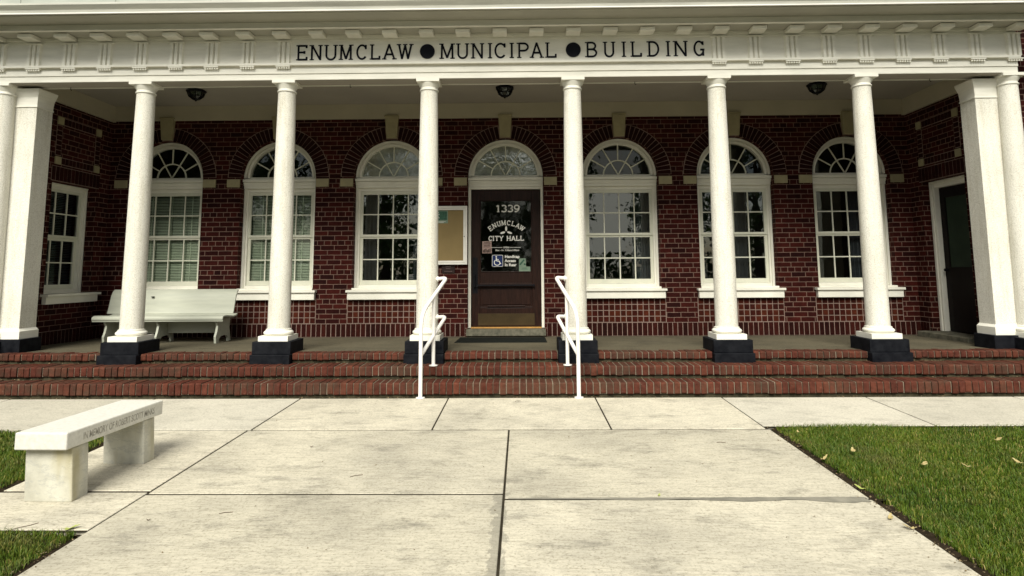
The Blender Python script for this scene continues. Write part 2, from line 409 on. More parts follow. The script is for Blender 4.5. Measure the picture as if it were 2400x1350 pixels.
def ground_mat():
    m, t, b, N, L = mat_new('lawn_soil')
    n = noise(t, 6, 8, .7); r = ramp(t, n.outputs['Fac'], [(.3, (.018,.016,.008)), (.55, (.030,.040,.012)), (.75, (.055,.055,.02))])
    L(r.outputs[0], b.inputs['Base Color']); b.inputs['Roughness'].default_value = .95; b.inputs['Specular IOR Level'].default_value = .05
    bump(t, b, n.outputs['Fac'], .6, .02); return m
M['ground'] = ground_mat()
M['joint'] = paint('joint_dirt', (.040,.034,.022), (.018,.015,.010), .95, 8, 60, .6)
M['soil'] = paint('dark_edge_soil', (.030,.022,.013), (.014,.010,.006), .95, 12, 60, .8)
M['patch'] = paint('grey_mortar_patch', (.27,.255,.205), (.15,.143,.115), .9, 7, 60, .4)
M['asphalt'] = paint('asphalt', (.055,.055,.055), (.045,.045,.045), .9, 3, 80, .4)

def island_mat(name, stops, rough=.6, spec=.3, thatch=None):
    m, t, b, N, L = mat_new(name)
    geo = N('ShaderNodeNewGeometry'); r = ramp(t, geo.outputs['Random Per Island'], stops)
    pos = noise(t, 1.6, 4, .6, vec=geo.outputs['Position'])
    k = ramp(t, pos.outputs['Fac'], [(.3, (.62,.70,.55)), (.7, (1.25,1.12,1.0))])
    c = mixc(t, 1.0, r.outputs[0], k.outputs[0], 'MULTIPLY')
    if thatch:
        n7 = noise(t, 2.6, 7, .75, vec=geo.outputs['Position']); f7 = ramp(t, n7.outputs['Fac'], [(.52, (0,0,0)), (.68, (.6,.6,.6))]); c = mixc(t, f7.outputs[0], c, thatch)
    L(c, b.inputs['Base Color']); b.inputs['Roughness'].default_value = rough
    b.inputs['Specular IOR Level'].default_value = spec
    return m
M['grass'] = island_mat('grass_blades', [(0,(.036,.080,.005)), (.4,(.066,.120,.008)), (.8,(.105,.155,.012)), (.92,(.15,.155,.025)), (1,(.34,.28,.11))], .6, .3, (.135,.115,.040))
M['treeleaf'] = island_mat('tree_leaves', [(0,(.020,.055,.008)), (.5,(.045,.105,.014)), (1,(.090,.16,.022))])
M['bark'] = paint('tree_bark', (.06,.045,.032), (.035,.026,.02), .9, 8, 30, .6)
M['dryleaf'] = paint('pale_dry_leaf', (.50,.43,.21), (.30,.22,.09), .6, 20, 60, .2)
M['greenleaf'] = paint('yellow_green_leaf', (.40,.46,.12), (.30,.34,.10), .6, 20, 60, .2)
M['brownleaf'] = paint('brown_leaf', (.09,.05,.025), (.05,.03,.015), .7, 20, 60, .2)
M['debris'] = paint('leaf_litter', (.20,.15,.08), (.05,.04,.025), .9, 30, 60, .5)

SL = .0207
def gz(y): return SL*(y+.742) if y < -.742 else 0.0
def slope(p): return (p[0], p[1], p[2]+gz(p[1]))

# ------------------------------------------------------------------ the setting: ground, sidewalk, walkway, road
g = MB()
ys = [-120, -40, -12, -.742, 60]; xs = [-120, -20, 20, 120]
for j in range(len(ys)-1):
    for i in range(len(xs)-1):
        g.add([(xs[i],ys[j],-.045),(xs[i+1],ys[j],-.045),(xs[i+1],ys[j+1],-.045),(xs[i],ys[j+1],-.045)], [(0,1,2,3)])
g.map(lambda p: (p[0], p[1], p[2] + (gz(max(p[1], -12)))))
tag(g.build('ground', M['ground']), kind='structure')

def slabs(name, cells, mat, gap=.015, gy=.034):
    m = MB()
    for (x0,x1,y0,y1) in cells:
        dz = random.uniform(-.001, .002)
        m.box(x0+gap/2, x1-gap/2, y0+gy/2, y1-gy/2, -.10, dz)
    m.map(slope)
    return tag(m.build(name, mat, bevel=.003, seg=1), kind='structure')
cx = [-11.8,-10.2,-8.6,-7.0,-5.42,-3.8,-2.19,-.56,1.045,2.42,3.975,5.55,7.15,8.75,10.3,11.9]
slabs('sidewalk', [(cx[i],cx[i+1],-2.055,-.748) for i in range(6)] + [(cx[i],cx[i+1],-1.965,-.748) for i in range(9,len(cx)-1)], M['walk_side'])
cells = [(cx[i],cx[i+1],-2.055,-.748) for i in range(6,9)]
for (a, b2, cuts) in ((-2.215,.13,[-2.055,-3.625,-5.25,-6.85,-8.45,-10.1,-11.8]), (.13,2.45,[-2.055,-3.71,-5.32,-6.9,-8.5,-10.1,-11.8])):
    for k in range(len(cuts)-1): cells.append((a,b2,cuts[k+1],cuts[k]))
cells += [(-3.22,-2.215,-3.575,-2.055), (-3.22,-2.215,-4.19,-3.575)]
slabs('walkway', cells, M['walk'])
jf = MB()
jf.add([(-11.8,-2.04,0),(2.44,-2.04,0),(2.44,-.742,0),(-11.8,-.742,0)],[(0,1,2,3)]); jf.add([(2.44,-1.975,0),(11.8,-1.975,0),(11.8,-.742,0),(2.44,-.742,0)],[(0,1,2,3)]); jf.add([(-2.215,-11.8,0),(2.45,-11.8,0),(2.45,-2.055,0),(-2.215,-2.055,0)],[(0,1,2,3)]); jf.add([(-3.22,-4.19,0),(-2.215,-4.19,0),(-2.215,-2.055,0),(-3.22,-2.055,0)],[(0,1,2,3)])
jf.map(lambda p: (p[0],p[1],gz(p[1])-.0045))
tag(jf.build('joint_dirt', M['joint']), kind='structure')
rd = MB().box(-100,100,-30,-17,-.35,-.25); tag(rd.build('road', M['asphalt']), kind='structure')
# mortar patch along the right cross joint, damp stain along the centre joint
pt = MB(); n = 40; v = []
for i in range(n+1):
    x = .16+2.26*i/n; wv = .004+.055*(i/n)**1.2*(.75+.4*math.sin(i*.55)+random.uniform(-.2,.2))
    v += [(x,-3.70+random.uniform(-.004,.004)+.02*(i/n),.0032),(x,-3.715-wv,.0032)]
pt.add(v, [(2*i,2*i+2,2*i+3,2*i+1) for i in range(n)]); pt.map(slope); tag(pt.build('joint_patch', M['patch']), kind='structure')
so = MB()
def soil_strip(a, b3, wdt, side):
    a = Vector(a); b3 = Vector(b3); d = (b3-a).normalized(); nrm = Vector((d.y,-d.x,0))*side; l = (b3-a).length; n = max(2,int(l/.035))
    v = []
    for i in range(n+1):
        p = a+d*l*i/n; w_ = wdt*(1+.5*math.sin(i*.7)+random.uniform(-.45,.45)); lo = random.uniform(-.006,.010)
        for q, z in ((p+nrm*random.uniform(-.006,.004),-.030+random.uniform(0,.012)),(p+nrm*w_*.5,-.024+lo),(p+nrm*w_,-.014+random.uniform(-.01,.012))): v.append((q.x,q.y,z))
    so.add(v, [(3*i+k,3*i+3+k,3*i+4+k,3*i+1+k) for i in range(n) for k in range(2)])
soil_strip((2.45,-1.99,0),(2.45,-12,0), .10, -1)
soil_strip((-2.215,-4.21,0),(-2.215,-12,0), .10, 1)
soil_strip((-3.22,-2.07,0),(-3.22,-4.21,0), .10, 1)
soil_strip((-5.3,-4.19,0),(-2.24,-4.19,0), .06, 1)
so.map(slope); tag(so.build('edge_soil', M['soil']), kind='structure')

# ------------------------------------------------------------------ the building
B = thing('municipal_building', (0,0,0), 'brick municipal building with white columned porch, arched windows and lettered frieze', 'building')
WY = 2.18; ZF = .37; ZS = 2.905; RO = .605; SP = 1.83
def arch_poly(cx, r, z0, zs=ZS, n=36):
    p = [(cx-r, z0)]
    p += [(cx+r*math.cos(math.pi-math.pi*k/n), zs+r*math.sin(math.pi*k/n)) for k in range(n+1)]
    p.append((cx+r, z0)); return p
holes = [arch_poly(k*SP, RO, ZF+.012 if k == 0 else 1.10) for k in range(-3,4)]
xz_fill('back_wall', [(-6.41,.30),(6.41,.30),(6.41,3.90),(-6.41,3.90)], holes, WY, WY+.27, M['brick'], B)

# end walls of the porch, each with one opening (window at the left end, door at the right)
OY0, OY1 = .93, 1.905
for sgn, zb in ((-1, 1.085), (1, .45)):
    m = MB(); xa, xb = sorted((sgn*6.41, sgn*6.68))
    m.box(xa,xb,.335,OY0,.0,4.09); m.box(xa,xb,OY1,2.45,.0,4.09)
    m.box(xa,xb,OY0,OY1,.0,zb); m.box(xa,xb,OY0,OY1,2.70,4.09)
    m.build('end_wall', M['brick'], B)
    # wing beside the porch
    m = MB(); x0, x1 = sorted((sgn*6.46, sgn*13.0))
    x0, x1 = sorted((sgn*6.681, sgn*13.0)); m.box(x0,x1,.336,.70,-.05,7.2); x0, x1 = sorted((sgn*6.46, sgn*6.6805)); m.box(x0,x1,.3365,.70,4.10,7.2)
    x0, x1 = sorted((sgn*12.73, sgn*13.0)); m.box(x0,x1,.70,8.2,-.05,7.2)
    m.build('wing_wall', M['brick'], B)
m = MB(); m.box(-13,13,8.2,8.45,-.05,7.2); m.build('rear_wall', M['brick'], B)
m = MB(); m.box(-12.7,12.7,.71,8.19,7.0,7.2); m.box(-6.42,6.42,2.46,8.19,4.13,4.2)
m.build('roof', M['soffit'], B)
m = MB(); m.box(-12.7,-6.69,.71,8.19,.3,.36); m.box(6.69,12.7,.71,8.19,.3,.36); m.box(-6.4,6.4,2.46,8.19,.3,.36)
m.build('interior_floor', M['insidefloor'], B)
m = MB(); m.box(-6.67,6.67,6.3,6.4,.37,4.12)
for sg_ in (-1,1): q = sorted((sg_*6.50, sg_*6.66)); m.box(q[0],q[1],2.46,6.29,.37,4.12)
for x in (-2.75,2.75): m.box(x-.06,x+.06,2.46,6.29,.37,4.12)
m.build('partition', M['inside'], B)

# bricks laid on the wall: soldier course, window panels, arches
def lay(m, x0, x1, z0, z1, nx, nz, y, d=.008, gap=.012, jit=.0015):
    px = (x1-x0)/nx; pz = (z1-z0)/nz
    for i in range(nx):
        for j in range(nz):
            r = lambda: random.uniform(-jit, jit)
            m.box(x0+i*px+gap/2+r(), x0+(i+1)*px-gap/2+r(), y-d+r()*.5, y+.01, z0+j*pz+gap/2+r(), z0+(j+1)*pz-gap/2+r())
def lay_side(m, sgn, y0, y1, z0, z1, ny, nz, d=.008, gap=.012, jit=.0015):
    py = (y1-y0)/ny; pz = (z1-z0)/nz; X = 6.41
    for i in range(ny):
        for j in range(nz):
            r = lambda: random.uniform(-jit, jit)
            a, b4 = sorted((sgn*(X-d+r()*.5), sgn*(X+.01)))
            m.box(a, b4, y0+i*py+gap/2+r(), y0+(i+1)*py-gap/2+r(), z0+j*pz+gap/2+r(), z0+(j+1)*pz-gap/2+r())
mo = MB()
for a, b5 in ((-6.41,-.64),(.64,6.41)):
    n = int(round((b5-a)/.0775)); so2 = MB(); lay(so2, a, b5, .372, .577, n, 1, WY); so2.build('soldier_course', M['soldier_brick'], B)
    mo.box(a+.001, b5-.001, WY-.003, WY+.005, .371, .578)
for sgn in (-1, 1):
    y1 = 2.17
    segs = [(.345, y1)] if sgn < 0 else [(.345, OY0-.05), (OY1+.05, y1)]
    for a, b5 in segs:
        so2 = MB(); lay_side(so2, sgn, a, b5, .372, .577, max(1,int(round((b5-a)/.0775))), 1); so2.build('soldier_course', M['soldier_brick'], B)
        q = sorted((sgn*6.407, sgn*6.415)); mo.box(q[0],q[1],a+.001,b5-.001,.371,.578)
    # soldier lintel over the opening and the tiled panel above it
    so2 = MB(); lay_side(so2, sgn, OY0-.03, OY1+.03, 2.705, 2.915, 13, 1); so2.build('soldier_lintel', M['soldier_brick'], B); so2 = MB()
    q = sorted((sgn*6.407, sgn*6.415)); mo.box(q[0],q[1],OY0-.03,OY1+.03,2.70,2.92)
    for yc in (1.00, 1.84):
        so2 = MB(); lay_side(so2, sgn, yc-.055, yc+.055, 3.075, 3.51, 1, 6); so2.build('brick_border', M['soldier_brick'], B)
        mo.box(q[0],q[1],yc-.06,yc+.06,3.07,3.515)
    for zc in (3.00, 3.58):
        so2 = MB(); lay_side(so2, sgn, 1.075, 1.765, zc-.05, zc+.05, 9, 1); so2.build('brick_border', M['soldier_brick'], B)
        mo.box(q[0],q[1],1.07,1.77,zc-.055,zc+.055)
    pass
for k in (-3,-2,-1,1,2,3):
    c = k*SP; pb = MB()
    lay(pb, c-.665, c+.665, .581, .945, 15, 4, WY, .007, .013)
    mo.box(c-.67, c+.67, WY-.003, WY+.005, .579, .947)
    pb.build('brick_panel', M['panel_brick'], B)
mo.build('mortar_joints', M['mortar'], B)

for k in range(-3,4):
    c = k*SP; mm = MB(); n = 15; r0, r1 = RO+.002, .822
    a_imp, a_key = 0.0, math.radians(81.6)
    for side in (0, 1):
        m = MB()
        for i in range(n):
            t0 = a_imp+(a_key-a_imp)*i/n+.0075; t1 = a_imp+(a_key-a_imp)*(i+1)/n-.0075
            if side: t0, t1 = math.pi-t1, math.pi-t0
            j = random.uniform(-.004,.004); d = .010+random.uniform(-.0015,.0015)
            rr1 = r1-.012+j
            pts = [(c+r*math.cos(t), ZS+r*math.sin(t)) for r, t in ((r0,t0),(rr1,t0),(rr1,t1),(r0,t1))]
            m.prism(pts, 1, WY-d, WY+.01)
        m.build('brick_arch', M['arch_brick'], B)
    na = 40
    inn = [(c+r0*math.cos(math.pi*i/na), ZS+r0*math.sin(math.pi*i/na)) for i in range(na+1)]
    outr = [(c+r1*math.cos(math.pi*i/na), ZS+r1*math.sin(math.pi*i/na)) for i in range(na+1)]
    for i in range(na):
        mm.prism([inn[i], outr[i], outr[i+1], inn[i+1]], 1, WY-.003, WY+.006)
    mm.build('arch_mortar', M['mortar'], B)
    m = MB().hexa([(c-.083,WY-.06,3.525),(c+.083,WY-.06,3.525),(c+.083,WY+.05,3.525),(c-.083,WY+.05,3.525),
                   (c-.108,WY-.075,3.865),(c+.108,WY-.075,3.865),(c+.108,WY+.05,3.865),(c-.108,WY+.05,3.865)])
    m.box(c-.116,c+.116,WY-.088,WY+.05,3.866,3.888)
    m.build('keystone', M['stone'], B, bevel=.004)
    for s in (-1,1):
        x0, x1 = sorted((c+s*.617, c+s*.822))
        MB().box(x0,x1,WY-.028,WY+.03,2.745,2.872).build('impost_block', M['stone'], B, bevel=.004)
tl = MB()
for sgn in (-1,1):
    for yc in (1.00,1.84):
        for zc in (3.00,3.58):
            q = sorted((sgn*6.392, sgn*6.42))
            tl = MB().box(q[0],q[1],yc-.058,yc+.058,zc-.055,zc+.055); tl.build('tile_block', M['stone'], B, bevel=.003)

# ---- windows of the back wall
FY = 2.335     # front of the casing in the reveal
def ring(m, cx, r0, r1, y0, y1, n=36, zs=ZS):
    for i in range(n):
        a, b6 = math.pi*i/n, math.pi*(i+1)/n
        p = [(cx+r*math.cos(t), zs+r*math.sin(t)) for r, t in ((r0,a),(r1,a),(r1,b6),(r0,b6))]
        m.prism(p, 1, y0, y1)
def fan(parent, c, mat, gname='fanlight_pane'):
    f = MB(); ring(f, c, .512, RO-.004, FY-.02, FY+.07); ring(f, c, .512, .545, FY-.045, FY-.0205); ring(f, c, .565, RO-.004, FY-.055, FY-.0205)
    f.box(c-.60,c+.60,FY-.02,FY+.07,2.885,2.925)
    f.build('arch_frame', M['trim'], parent, smooth=True)
    mu = MB(); zc = 2.925; ri = .237
    for i in range(18):
        a, b7 = math.pi*i/18, math.pi*(i+1)/18
        p = [(c+r*math.cos(t), zc+r*math.sin(t)) for r, t in ((ri-.010,a),(ri+.010,a),(ri+.010,b7),(ri-.010,b7))]
        mu.prism(p, 1, FY+.012, FY+.036)
    for deg in (30,60,90,120,150):
        t = R(deg); ra = ri+.010 if deg not in (60,120) else .012
        d = Vector((math.cos(t), math.sin(t))); nn = Vector((-d.y, d.x))*.0085
        for (q0, q1) in (((ra, ri-.011),(ri+.011,.512)) if deg in (60,120) else ((ri+.011,.512),)):
            a = Vector((c,zc))+d*q0; b8 = Vector((c,zc))+d*q1
            mu.prism([tuple(a-nn),tuple(b8-nn),tuple(b8+nn),tuple(a+nn)], 1, FY+.0125, FY+.0355)
    mu.build('fan_muntin', M['sash'], parent)
    gl = MB(); n = 30
    pts = [(c+.515*math.cos(math.pi*i/n), FY+.03, 2.92+.515*math.sin(math.pi*i/n)) for i in range(n+1)]
    gl.add(pts, [tuple(range(n+1))]); gl.build(gname, mat, parent)
def transom(parent, c, z0=2.735, z1=2.884):
    t = MB(); t.box(c-.601,c+.601,FY-.06,FY+.06,z0+.045,z1-.045); t.box(c-.603,c+.603,FY-.095,FY+.06,z1-.045,z1)
    t.box(c-.601,c+.601,FY-.045,FY+.06,z0,z0+.045)
    t.box(c-.602,c+.602,FY-.075,FY-.0601,z0+.075,z0+.095)
    t.build('transom_bar', M['trim'], parent, bevel=.003)
def window(k, style):
    c = k*SP
    f = MB()
    for s in (-1,1):
        a, b9 = sorted((c+s*.565, c+s*.603)); f.box(a,b9,FY-.02,FY+.10,1.10,2.734)
        a, b9 = sorted((c+s*.535, c+s*.5645)); f.box(a,b9,FY+.004,FY+.10,1.10,2.734)
    f.box(c-.534,c+.534,FY+.004,FY+.10,2.682,2.734)
    f.box(c-.534,c+.534,FY+.0,FY+.10,1.10,1.172)
    w_ = f.build('window', M['trim'], B, bevel=.003)
    if style.get('label'): w_['label'] = style['label']
    fan(w_, c, style.get('fan', M['dimglass'])); transom(w_, c)
    # sashes: upper in front
    for nm, z0, z1, yo in (('upper_sash',1.945,2.68,.012), ('lower_sash',1.174,1.944,.034)):
        s_ = MB(); y0, y1 = FY+yo, FY+yo+.034
        zb = .036 if nm == 'upper_sash' else .072; zt = .05 if nm == 'upper_sash' else .03
        for s in (-1,1):
            a, b10 = sorted((c+s*.487, c+s*.534)); s_.box(a,b10,y0,y1,z0,z1)
        s_.box(c-.487,c+.487,y0,y1,z0,z0+zb); s_.box(c-.487,c+.487,y0,y1,z1-zt,z1)
        for i in (1,2,3):
            x = c-.487+.974*i/4; s_.box(x-.009,x+.009,y0+.006,y1-.006,z0+zb,z1-zt)
        zm = (z0+zb+z1-zt)/2; s_.box(c-.487,c+.487,y0+.007,y1-.007,zm-.009,zm+.009)
        so_ = s_.build(nm, M['sash'], w_)
        yg = y0+.018
        MB().add([(c-.49,yg,z0+.02),(c+.49,yg,z0+.02),(c+.49,yg,z1-.02),(c-.49,yg,z1-.02)], [(0,1,2,3)]).build('pane', M['blindglass' if style.get('blind') else 'glass'], w_)
    s_ = MB(); s_.box(c-.675,c+.675,WY-.105,FY-.021,1.062,1.098); s_.box(c-.655,c+.655,WY-.075,WY+.10,.95,1.0615); s_.box(c-.604,c+.604,WY-.02,FY+.05,1.0985,1.128)
    s_.build('sill', M['trim'], w_, bevel=.005)
    if style.get('blind'):
        b_ = MB(); z = 1.20
        while z < 2.66:
            b_.add([(c-.50,FY+.10,z),(c+.50,FY+.10,z),(c+.50,FY+.118,z+.0175),(c-.50,FY+.118,z+.0175)], [(0,1,2,3)]); z += .0255
        for x in (-.33,.0,.33): b_.box(c+x-.006,c+x+.006,FY+.097,FY+.0985,1.19,2.66)
        b_.build('blind', M['blind'], w_)
    if style.get('curtain'):
        for (xa, xb) in style['curtain']:
            cu = MB(); n = 40; v = []
            for i in range(n+1):
                x = c+xa+(xb-xa)*i/n; y = FY+.2+.025*math.sin(i*1.7)
                v += [(x,y,1.15),(x,y,2.72)]
            cu.add(v, [(2*i,2*i+2,2*i+3,2*i+1) for i in range(n)]); cu.build('curtain', M['curtain'], w_, smooth=True)
    return w_
styles = {-3: dict(blind=True), -2: dict(blind=True), -1: dict(fan=M['paintedrefl'], curtain=[(-.50,-.30),(.30,.5)]),
          1: dict( curtain=[(-.5,-.42),(.22,.5)]), 2: dict(curtain=[(-.5,-.4),(.0,.25)]), 3: dict(curtain=[(.1,.35)])}
for k, st in styles.items(): window(k, st)

# ---- entrance door
DY = 2.34
f = MB()
for s in (-1,1):
    a, b11 = sorted((s*.562, s*.603)); f.box(a,b11,FY-.03,FY+.12,.492,2.738)
    a, b11 = sorted((s*.585, s*.6035)); f.box(a,b11,FY-.05,FY-.0301,.492,2.738)
f.box(-.5615,.5615,FY-.03,FY+.12,2.70,2.738)
DF = f.build('door_frame', M['trim'], B, bevel=.003)
DF['label'] = 'cream entrance door frame with arched fanlight above'
fan(DF, 0, M['paintedrefl']); transom(DF, 0, 2.739, 2.884)
d = MB(); y0, y1 = DY+.02, DY+.065
d.box(-.556,-.42,y0,y1,.505,2.697); d.box(.42,.556,y0,y1,.505,2.697)
d.box(-.42,.42,y0,y1,2.525,2.697); d.box(-.42,.42,y0,y1,1.19,1.362); d.box(-.42,.42,y0,y1,.505,.80)
d.box(-.42,.42,y0+.018,y1-.005,.80,1.13); d.box(-.42,.42,y0-.006,y1,1.13,1.19)
for (xa,xb,za,zb) in ((-.42,-.405,1.362,2.525),(.405,.42,1.362,2.525),(-.405,.405,2.51,2.525),(-.405,.405,1.362,1.377)):
    d.box(xa,xb,y0-.008,y0+.03,za,zb)
d.box(-.30,.30,y0-.012,y0+.017,.815,.835); d.box(-.42,-.30,y0-.006,y0+.017,.800,.815); d.box(.30,.42,y0-.006,y0+.017,.800,.815)
d.box(-.385,.385,y0+.008,y0+.0179,.85,1.10)
D = d.build('entrance_door', M['darkwood'], B, bevel=.004)
D['label'] = 'dark red-brown door with lettered glass'
yg = DY+.034
MB().add([(-.41,yg,1.37),(.41,yg,1.37),(.41,yg,2.52),(-.41,yg,2.52)], [(0,1,2,3)]).build('glass', M['doorglass'], D)
MB().box(-.45,.45,y0-.004,y0-.0005,.525,.712).build('kick_plate', M['brass'], D, bevel=.001)
pbar = MB().tube([(-.46,y0-.05,1.155),(.44,y0-.05,1.155)], .014); pbar.box(-.47,-.445,y0-.055,y0-.001,1.135,1.175); pbar.box(.43,.455,y0-.055,y0-.001,1.135,1.175)
pbar.build('push_bar', M['bronze'], D, smooth=True)
hd = MB().box(-.54,-.455,y0-.006,y0-.0006,1.03,1.60); hd.tube([(-.50,y0-.006,1.33),(-.50,y0-.05,1.31),(-.50,y0-.05,1.13),(-.50,y0-.006,1.11)], .010)
hd.build('handle', M['bronze'], D)
MB().box(-.62,.62,WY-.09,DY+.10,.385,.484).build('door_sill', M['sillstone'], B, bevel=.006)
MB().box(-.56,.56,FY-.06,DY+.08,.4845,.503).build('threshold', M['gold'], B, bevel=.003)

# ---- lettering: a thin roman alphabet drawn with strokes
def arc(cx, cy, rx, ry, a0, a1, n=14):
    return [(cx+rx*math.cos(R(a0+(a1-a0)*i/n)), cy+ry*math.sin(R(a0+(a1-a0)*i/n))) for i in range(n+1)]
GLY = {   # strokes in a unit-high box; then serif centres (x, y)
 'E': ([[(.12,0),(.12,1)],[(.12,.955),(.70,.955)],[(.12,.52),(.55,.52)],[(.12,.045),(.72,.045)],[(.695,.80),(.695,1)],[(.715,0),(.715,.22)],[(.55,.43),(.55,.61)]], [(.12,1),(.12,0)], .78),
 'N': ([[(.12,0),(.12,1)],[(.14,.96),(.74,.04)],[(.76,0),(.76,1)]], [(.12,0),(.09,1),(.76,1)], .88),
 'U': ([[(.12,1),(.12,.32)]+arc(.42,.32,.30,.29,180,360)+[(.72,1)]], [(.12,1),(.72,1)], .84),
 'M': ([[(.12,0),(.14,1)],[(.14,.98),(.50,.06)],[(.50,.06),(.86,.98)],[(.86,1),(.88,0)]], [(.12,0),(.88,0),(.10,1),(.90,1)], 1.0),
 'C': ([arc(.44,.5,.35,.455,40,320,22),[(.72,.70),(.72,.97)]], [], .80),
 'L': ([[(.12,0),(.12,1)],[(.12,.045),(.70,.045)],[(.695,0),(.695,.24)]], [(.12,1),(.12,0)], .76),
 'A': ([[(.08,0),(.43,1)],[(.41,1),(.80,0)],[(.20,.33),(.68,.33)]], [(.08,0),(.80,0)], .88),
 'W': ([[(.06,1),(.30,.02)],[(.30,.02),(.52,.92)],[(.52,.92),(.74,.02)],[(.74,.02),(.98,1)]], [(.06,1),(.98,1),(.52,1)], 1.04),
 'I': ([[(.12,0),(.12,1)]], [(.12,0),(.12,1)], .24),
 'P': ([[(.12,0),(.12,1)],[(.12,.955),(.42,.955)]+arc(.42,.715,.28,.24,90,-90)+[(.12,.475)]], [(.12,0),(.09,1)], .76),
 'B': ([[(.12,0),(.12,1)],[(.12,.955),(.40,.955)]+arc(.40,.735,.25,.22,90,-90)+[(.12,.515)],[(.40,.515)]+arc(.42,.28,.29,.235,90,-90)+[(.12,.045)]], [(.09,0),(.09,1)], .78),
 'D': ([[(.12,0),(.12,1)],[(.12,.955),(.34,.955)]+arc(.34,.5,.40,.455,90,-90,18)+[(.12,.045)]], [(.09,0),(.09,1)], .82),
 'G': ([arc(.44,.5,.35,.455,40,330,22),[(.74,.02),(.74,.42)],[(.52,.42),(.84,.42)],[(.72,.72),(.72,.96)]], [], .86),
 'T': ([[(.40,0),(.40,1)],[(.05,.955),(.75,.955)],[(.06,.78),(.06,1)],[(.74,.78),(.74,1)]], [(.40,0)], .80),
 'Y': ([[(.42,0),(.42,.46)],[(.42,.44),(.08,1)],[(.42,.44),(.76,1)]], [(.42,0),(.08,1),(.76,1)], .84),
 'H': ([[(.12,0),(.12,1)],[(.74,0),(.74,1)],[(.12,.52),(.74,.52)]], [(.12,0),(.12,1),(.74,0),(.74,1)], .86),
 '1': ([[(.28,0),(.28,1)],[(.10,.80),(.28,.97)]], [(.28,0)], .50),
 '3': ([arc(.33,.735,.24,.22,150,-80,14)+arc(.33,.27,.27,.235,85,-150,16)], [], .68),
 '9': ([arc(.35,.67,.25,.285,0,360,24),[(.60,.67),(.57,.38),(.46,.15),(.26,.03),(.12,.06)]], [], .70),
}
def stroke(m, pts, th, y0, y1):
    P = [Vector(p) for p in pts]
    nor = []
    for i in range(len(P)):
        d_ = (P[min(i+1,len(P)-1)]-P[max(i-1,0)]).normalized(); nor.append(Vector((-d_.y, d_.x))*th/2)
    n = len(P); v = []
    for i in range(n):
        for s, y in ((1,y0),(-1,y0),(-1,y1),(1,y1)):
            q = P[i]+nor[i]*s; v.append((q.x, y, q.y))
    f_ = [(0,1,2,3),(4*(n-1)+3,4*(n-1)+2,4*(n-1)+1,4*(n-1))]
    for i in range(n-1):
        for k in range(4): f_.append((4*i+k, 4*i+4+k, 4*i+4+(k+1)%4, 4*i+(k+1)%4))
    m.add(v, f_)
def glyph(m, ch, x, z, wx, h, th, y, sth=None, sl=.26, rot=None, dep=.0025):
    strokes, serifs, _ = GLY[ch]; i = 0
    def tr(p):
        q = (p[0]*wx, p[1]*h)
        if rot:
            a, = rot; q = (q[0]*math.cos(a)-q[1]*math.sin(a), q[0]*math.sin(a)+q[1]*math.cos(a))
        return (x+q[0], z+q[1])
    for s in strokes:
        stroke(m, [tr(p) for p in s], th, y-dep-.00025*i, y+.0005); i += 1
    for (sx, sy) in serifs:
        yy = .035 if sy < .5 else .965
        dx = sl/2*h/wx
        stroke(m, [tr((sx-dx, yy)), tr((sx+dx, yy))], sth or th*.5, y-dep-.00025*i, y+.0005); i += 1
FRY = -.150
K = 5.148/955.0
U0 = 697
def fr(u): return -2.574+(u-U0)*K
words = [('ENUMCLAW', [(697,721),(729,755),(763,791),(798,827),(837,861),(871,893),(901,929),(936,968)]),
         ('MUNICIPAL', [(1035,1067),(1074,1101),(1109,1136),(1147,1154),(1162,1188),(1198,1205),(1217,1242),(1248,1275),(1283,1307)]),
         ('BUILDING', [(1377,1402),(1418,1443),(1460,1467),(1482,1506),(1521,1547),(1563,1570),(1582,1612),(1627,1652)])]
for wd, pos in words:
    m = MB()
    for ch, (ua, ub) in zip(wd, pos):
        st, se, wdt = GLY[ch]
        if ch == 'I': wx = .2; xo = fr(ua)-.003
        else: wx = (fr(ub)-fr(ua))/(wdt-.05); xo = fr(ua)-.05*wx
        glyph(m, ch, xo, 4.050, wx, .198, .0235, FRY, .012, .28, None, .006)
    m.build('word_lettering', M['letter'], B)['label'] = 'black word on the frieze reading '+wd
for x in (-.921, .923): MB().disc_prism(x, 4.148, .094, FRY-.014, FRY+.001, 48).build('dot', M['letter'], B)

# lettering on the door glass
GY = yg-.004
DL = MB(); x = -.170
for ch, wx in zip('1339', (.17,.145,.145,.15)):
    glyph(DL, ch, x, 2.335, wx, .112, .021, GY, .012, .34); x += GLY[ch][2]*wx*1.0+.004
# arched word
cxa, cza, ra = .003, 1.80, .345
tot = 1.70; n = 8
for i, ch in enumerate('ENUMCLAW'):
    a = math.pi/2 + tot/2 - tot*(i+.5)/n
    px, pz = cxa+ra*math.cos(a), cza+ra*math.sin(a)*.93
    rr = (a-math.pi/2)*.82; wx = .068 if ch not in 'MW' else .073
    wg = GLY[ch][2]*wx
    glyph(DL, ch, px-math.cos(rr)*wg/2, pz-math.sin(rr)*wg/2, wx, .076, .0130, GY, .010, .3, (rr,))
x = -.283
for ch in 'CITY HALL':
    if ch == ' ': x += .045; continue
    glyph(DL, ch, x, 1.870, .076, .074, .0130, GY, .010, .3); x += GLY[ch][2]*.076+(.010 if ch != 'I' else .016)
for a, cx_, cz_ in ((90,.003,2.062),(197,-.052,1.998),(-17,.058,1.998)):
    e = [(cx_+.042*math.cos(t)*math.cos(R(a))-.017*math.sin(t)*math.sin(R(a)), cz_+.042*math.cos(t)*math.sin(R(a))+.017*math.sin(t)*math.cos(R(a))) for t in [2*math.pi*i/18 for i in range(18)]]
    DL.prism(e, 1, GY-.003, GY)
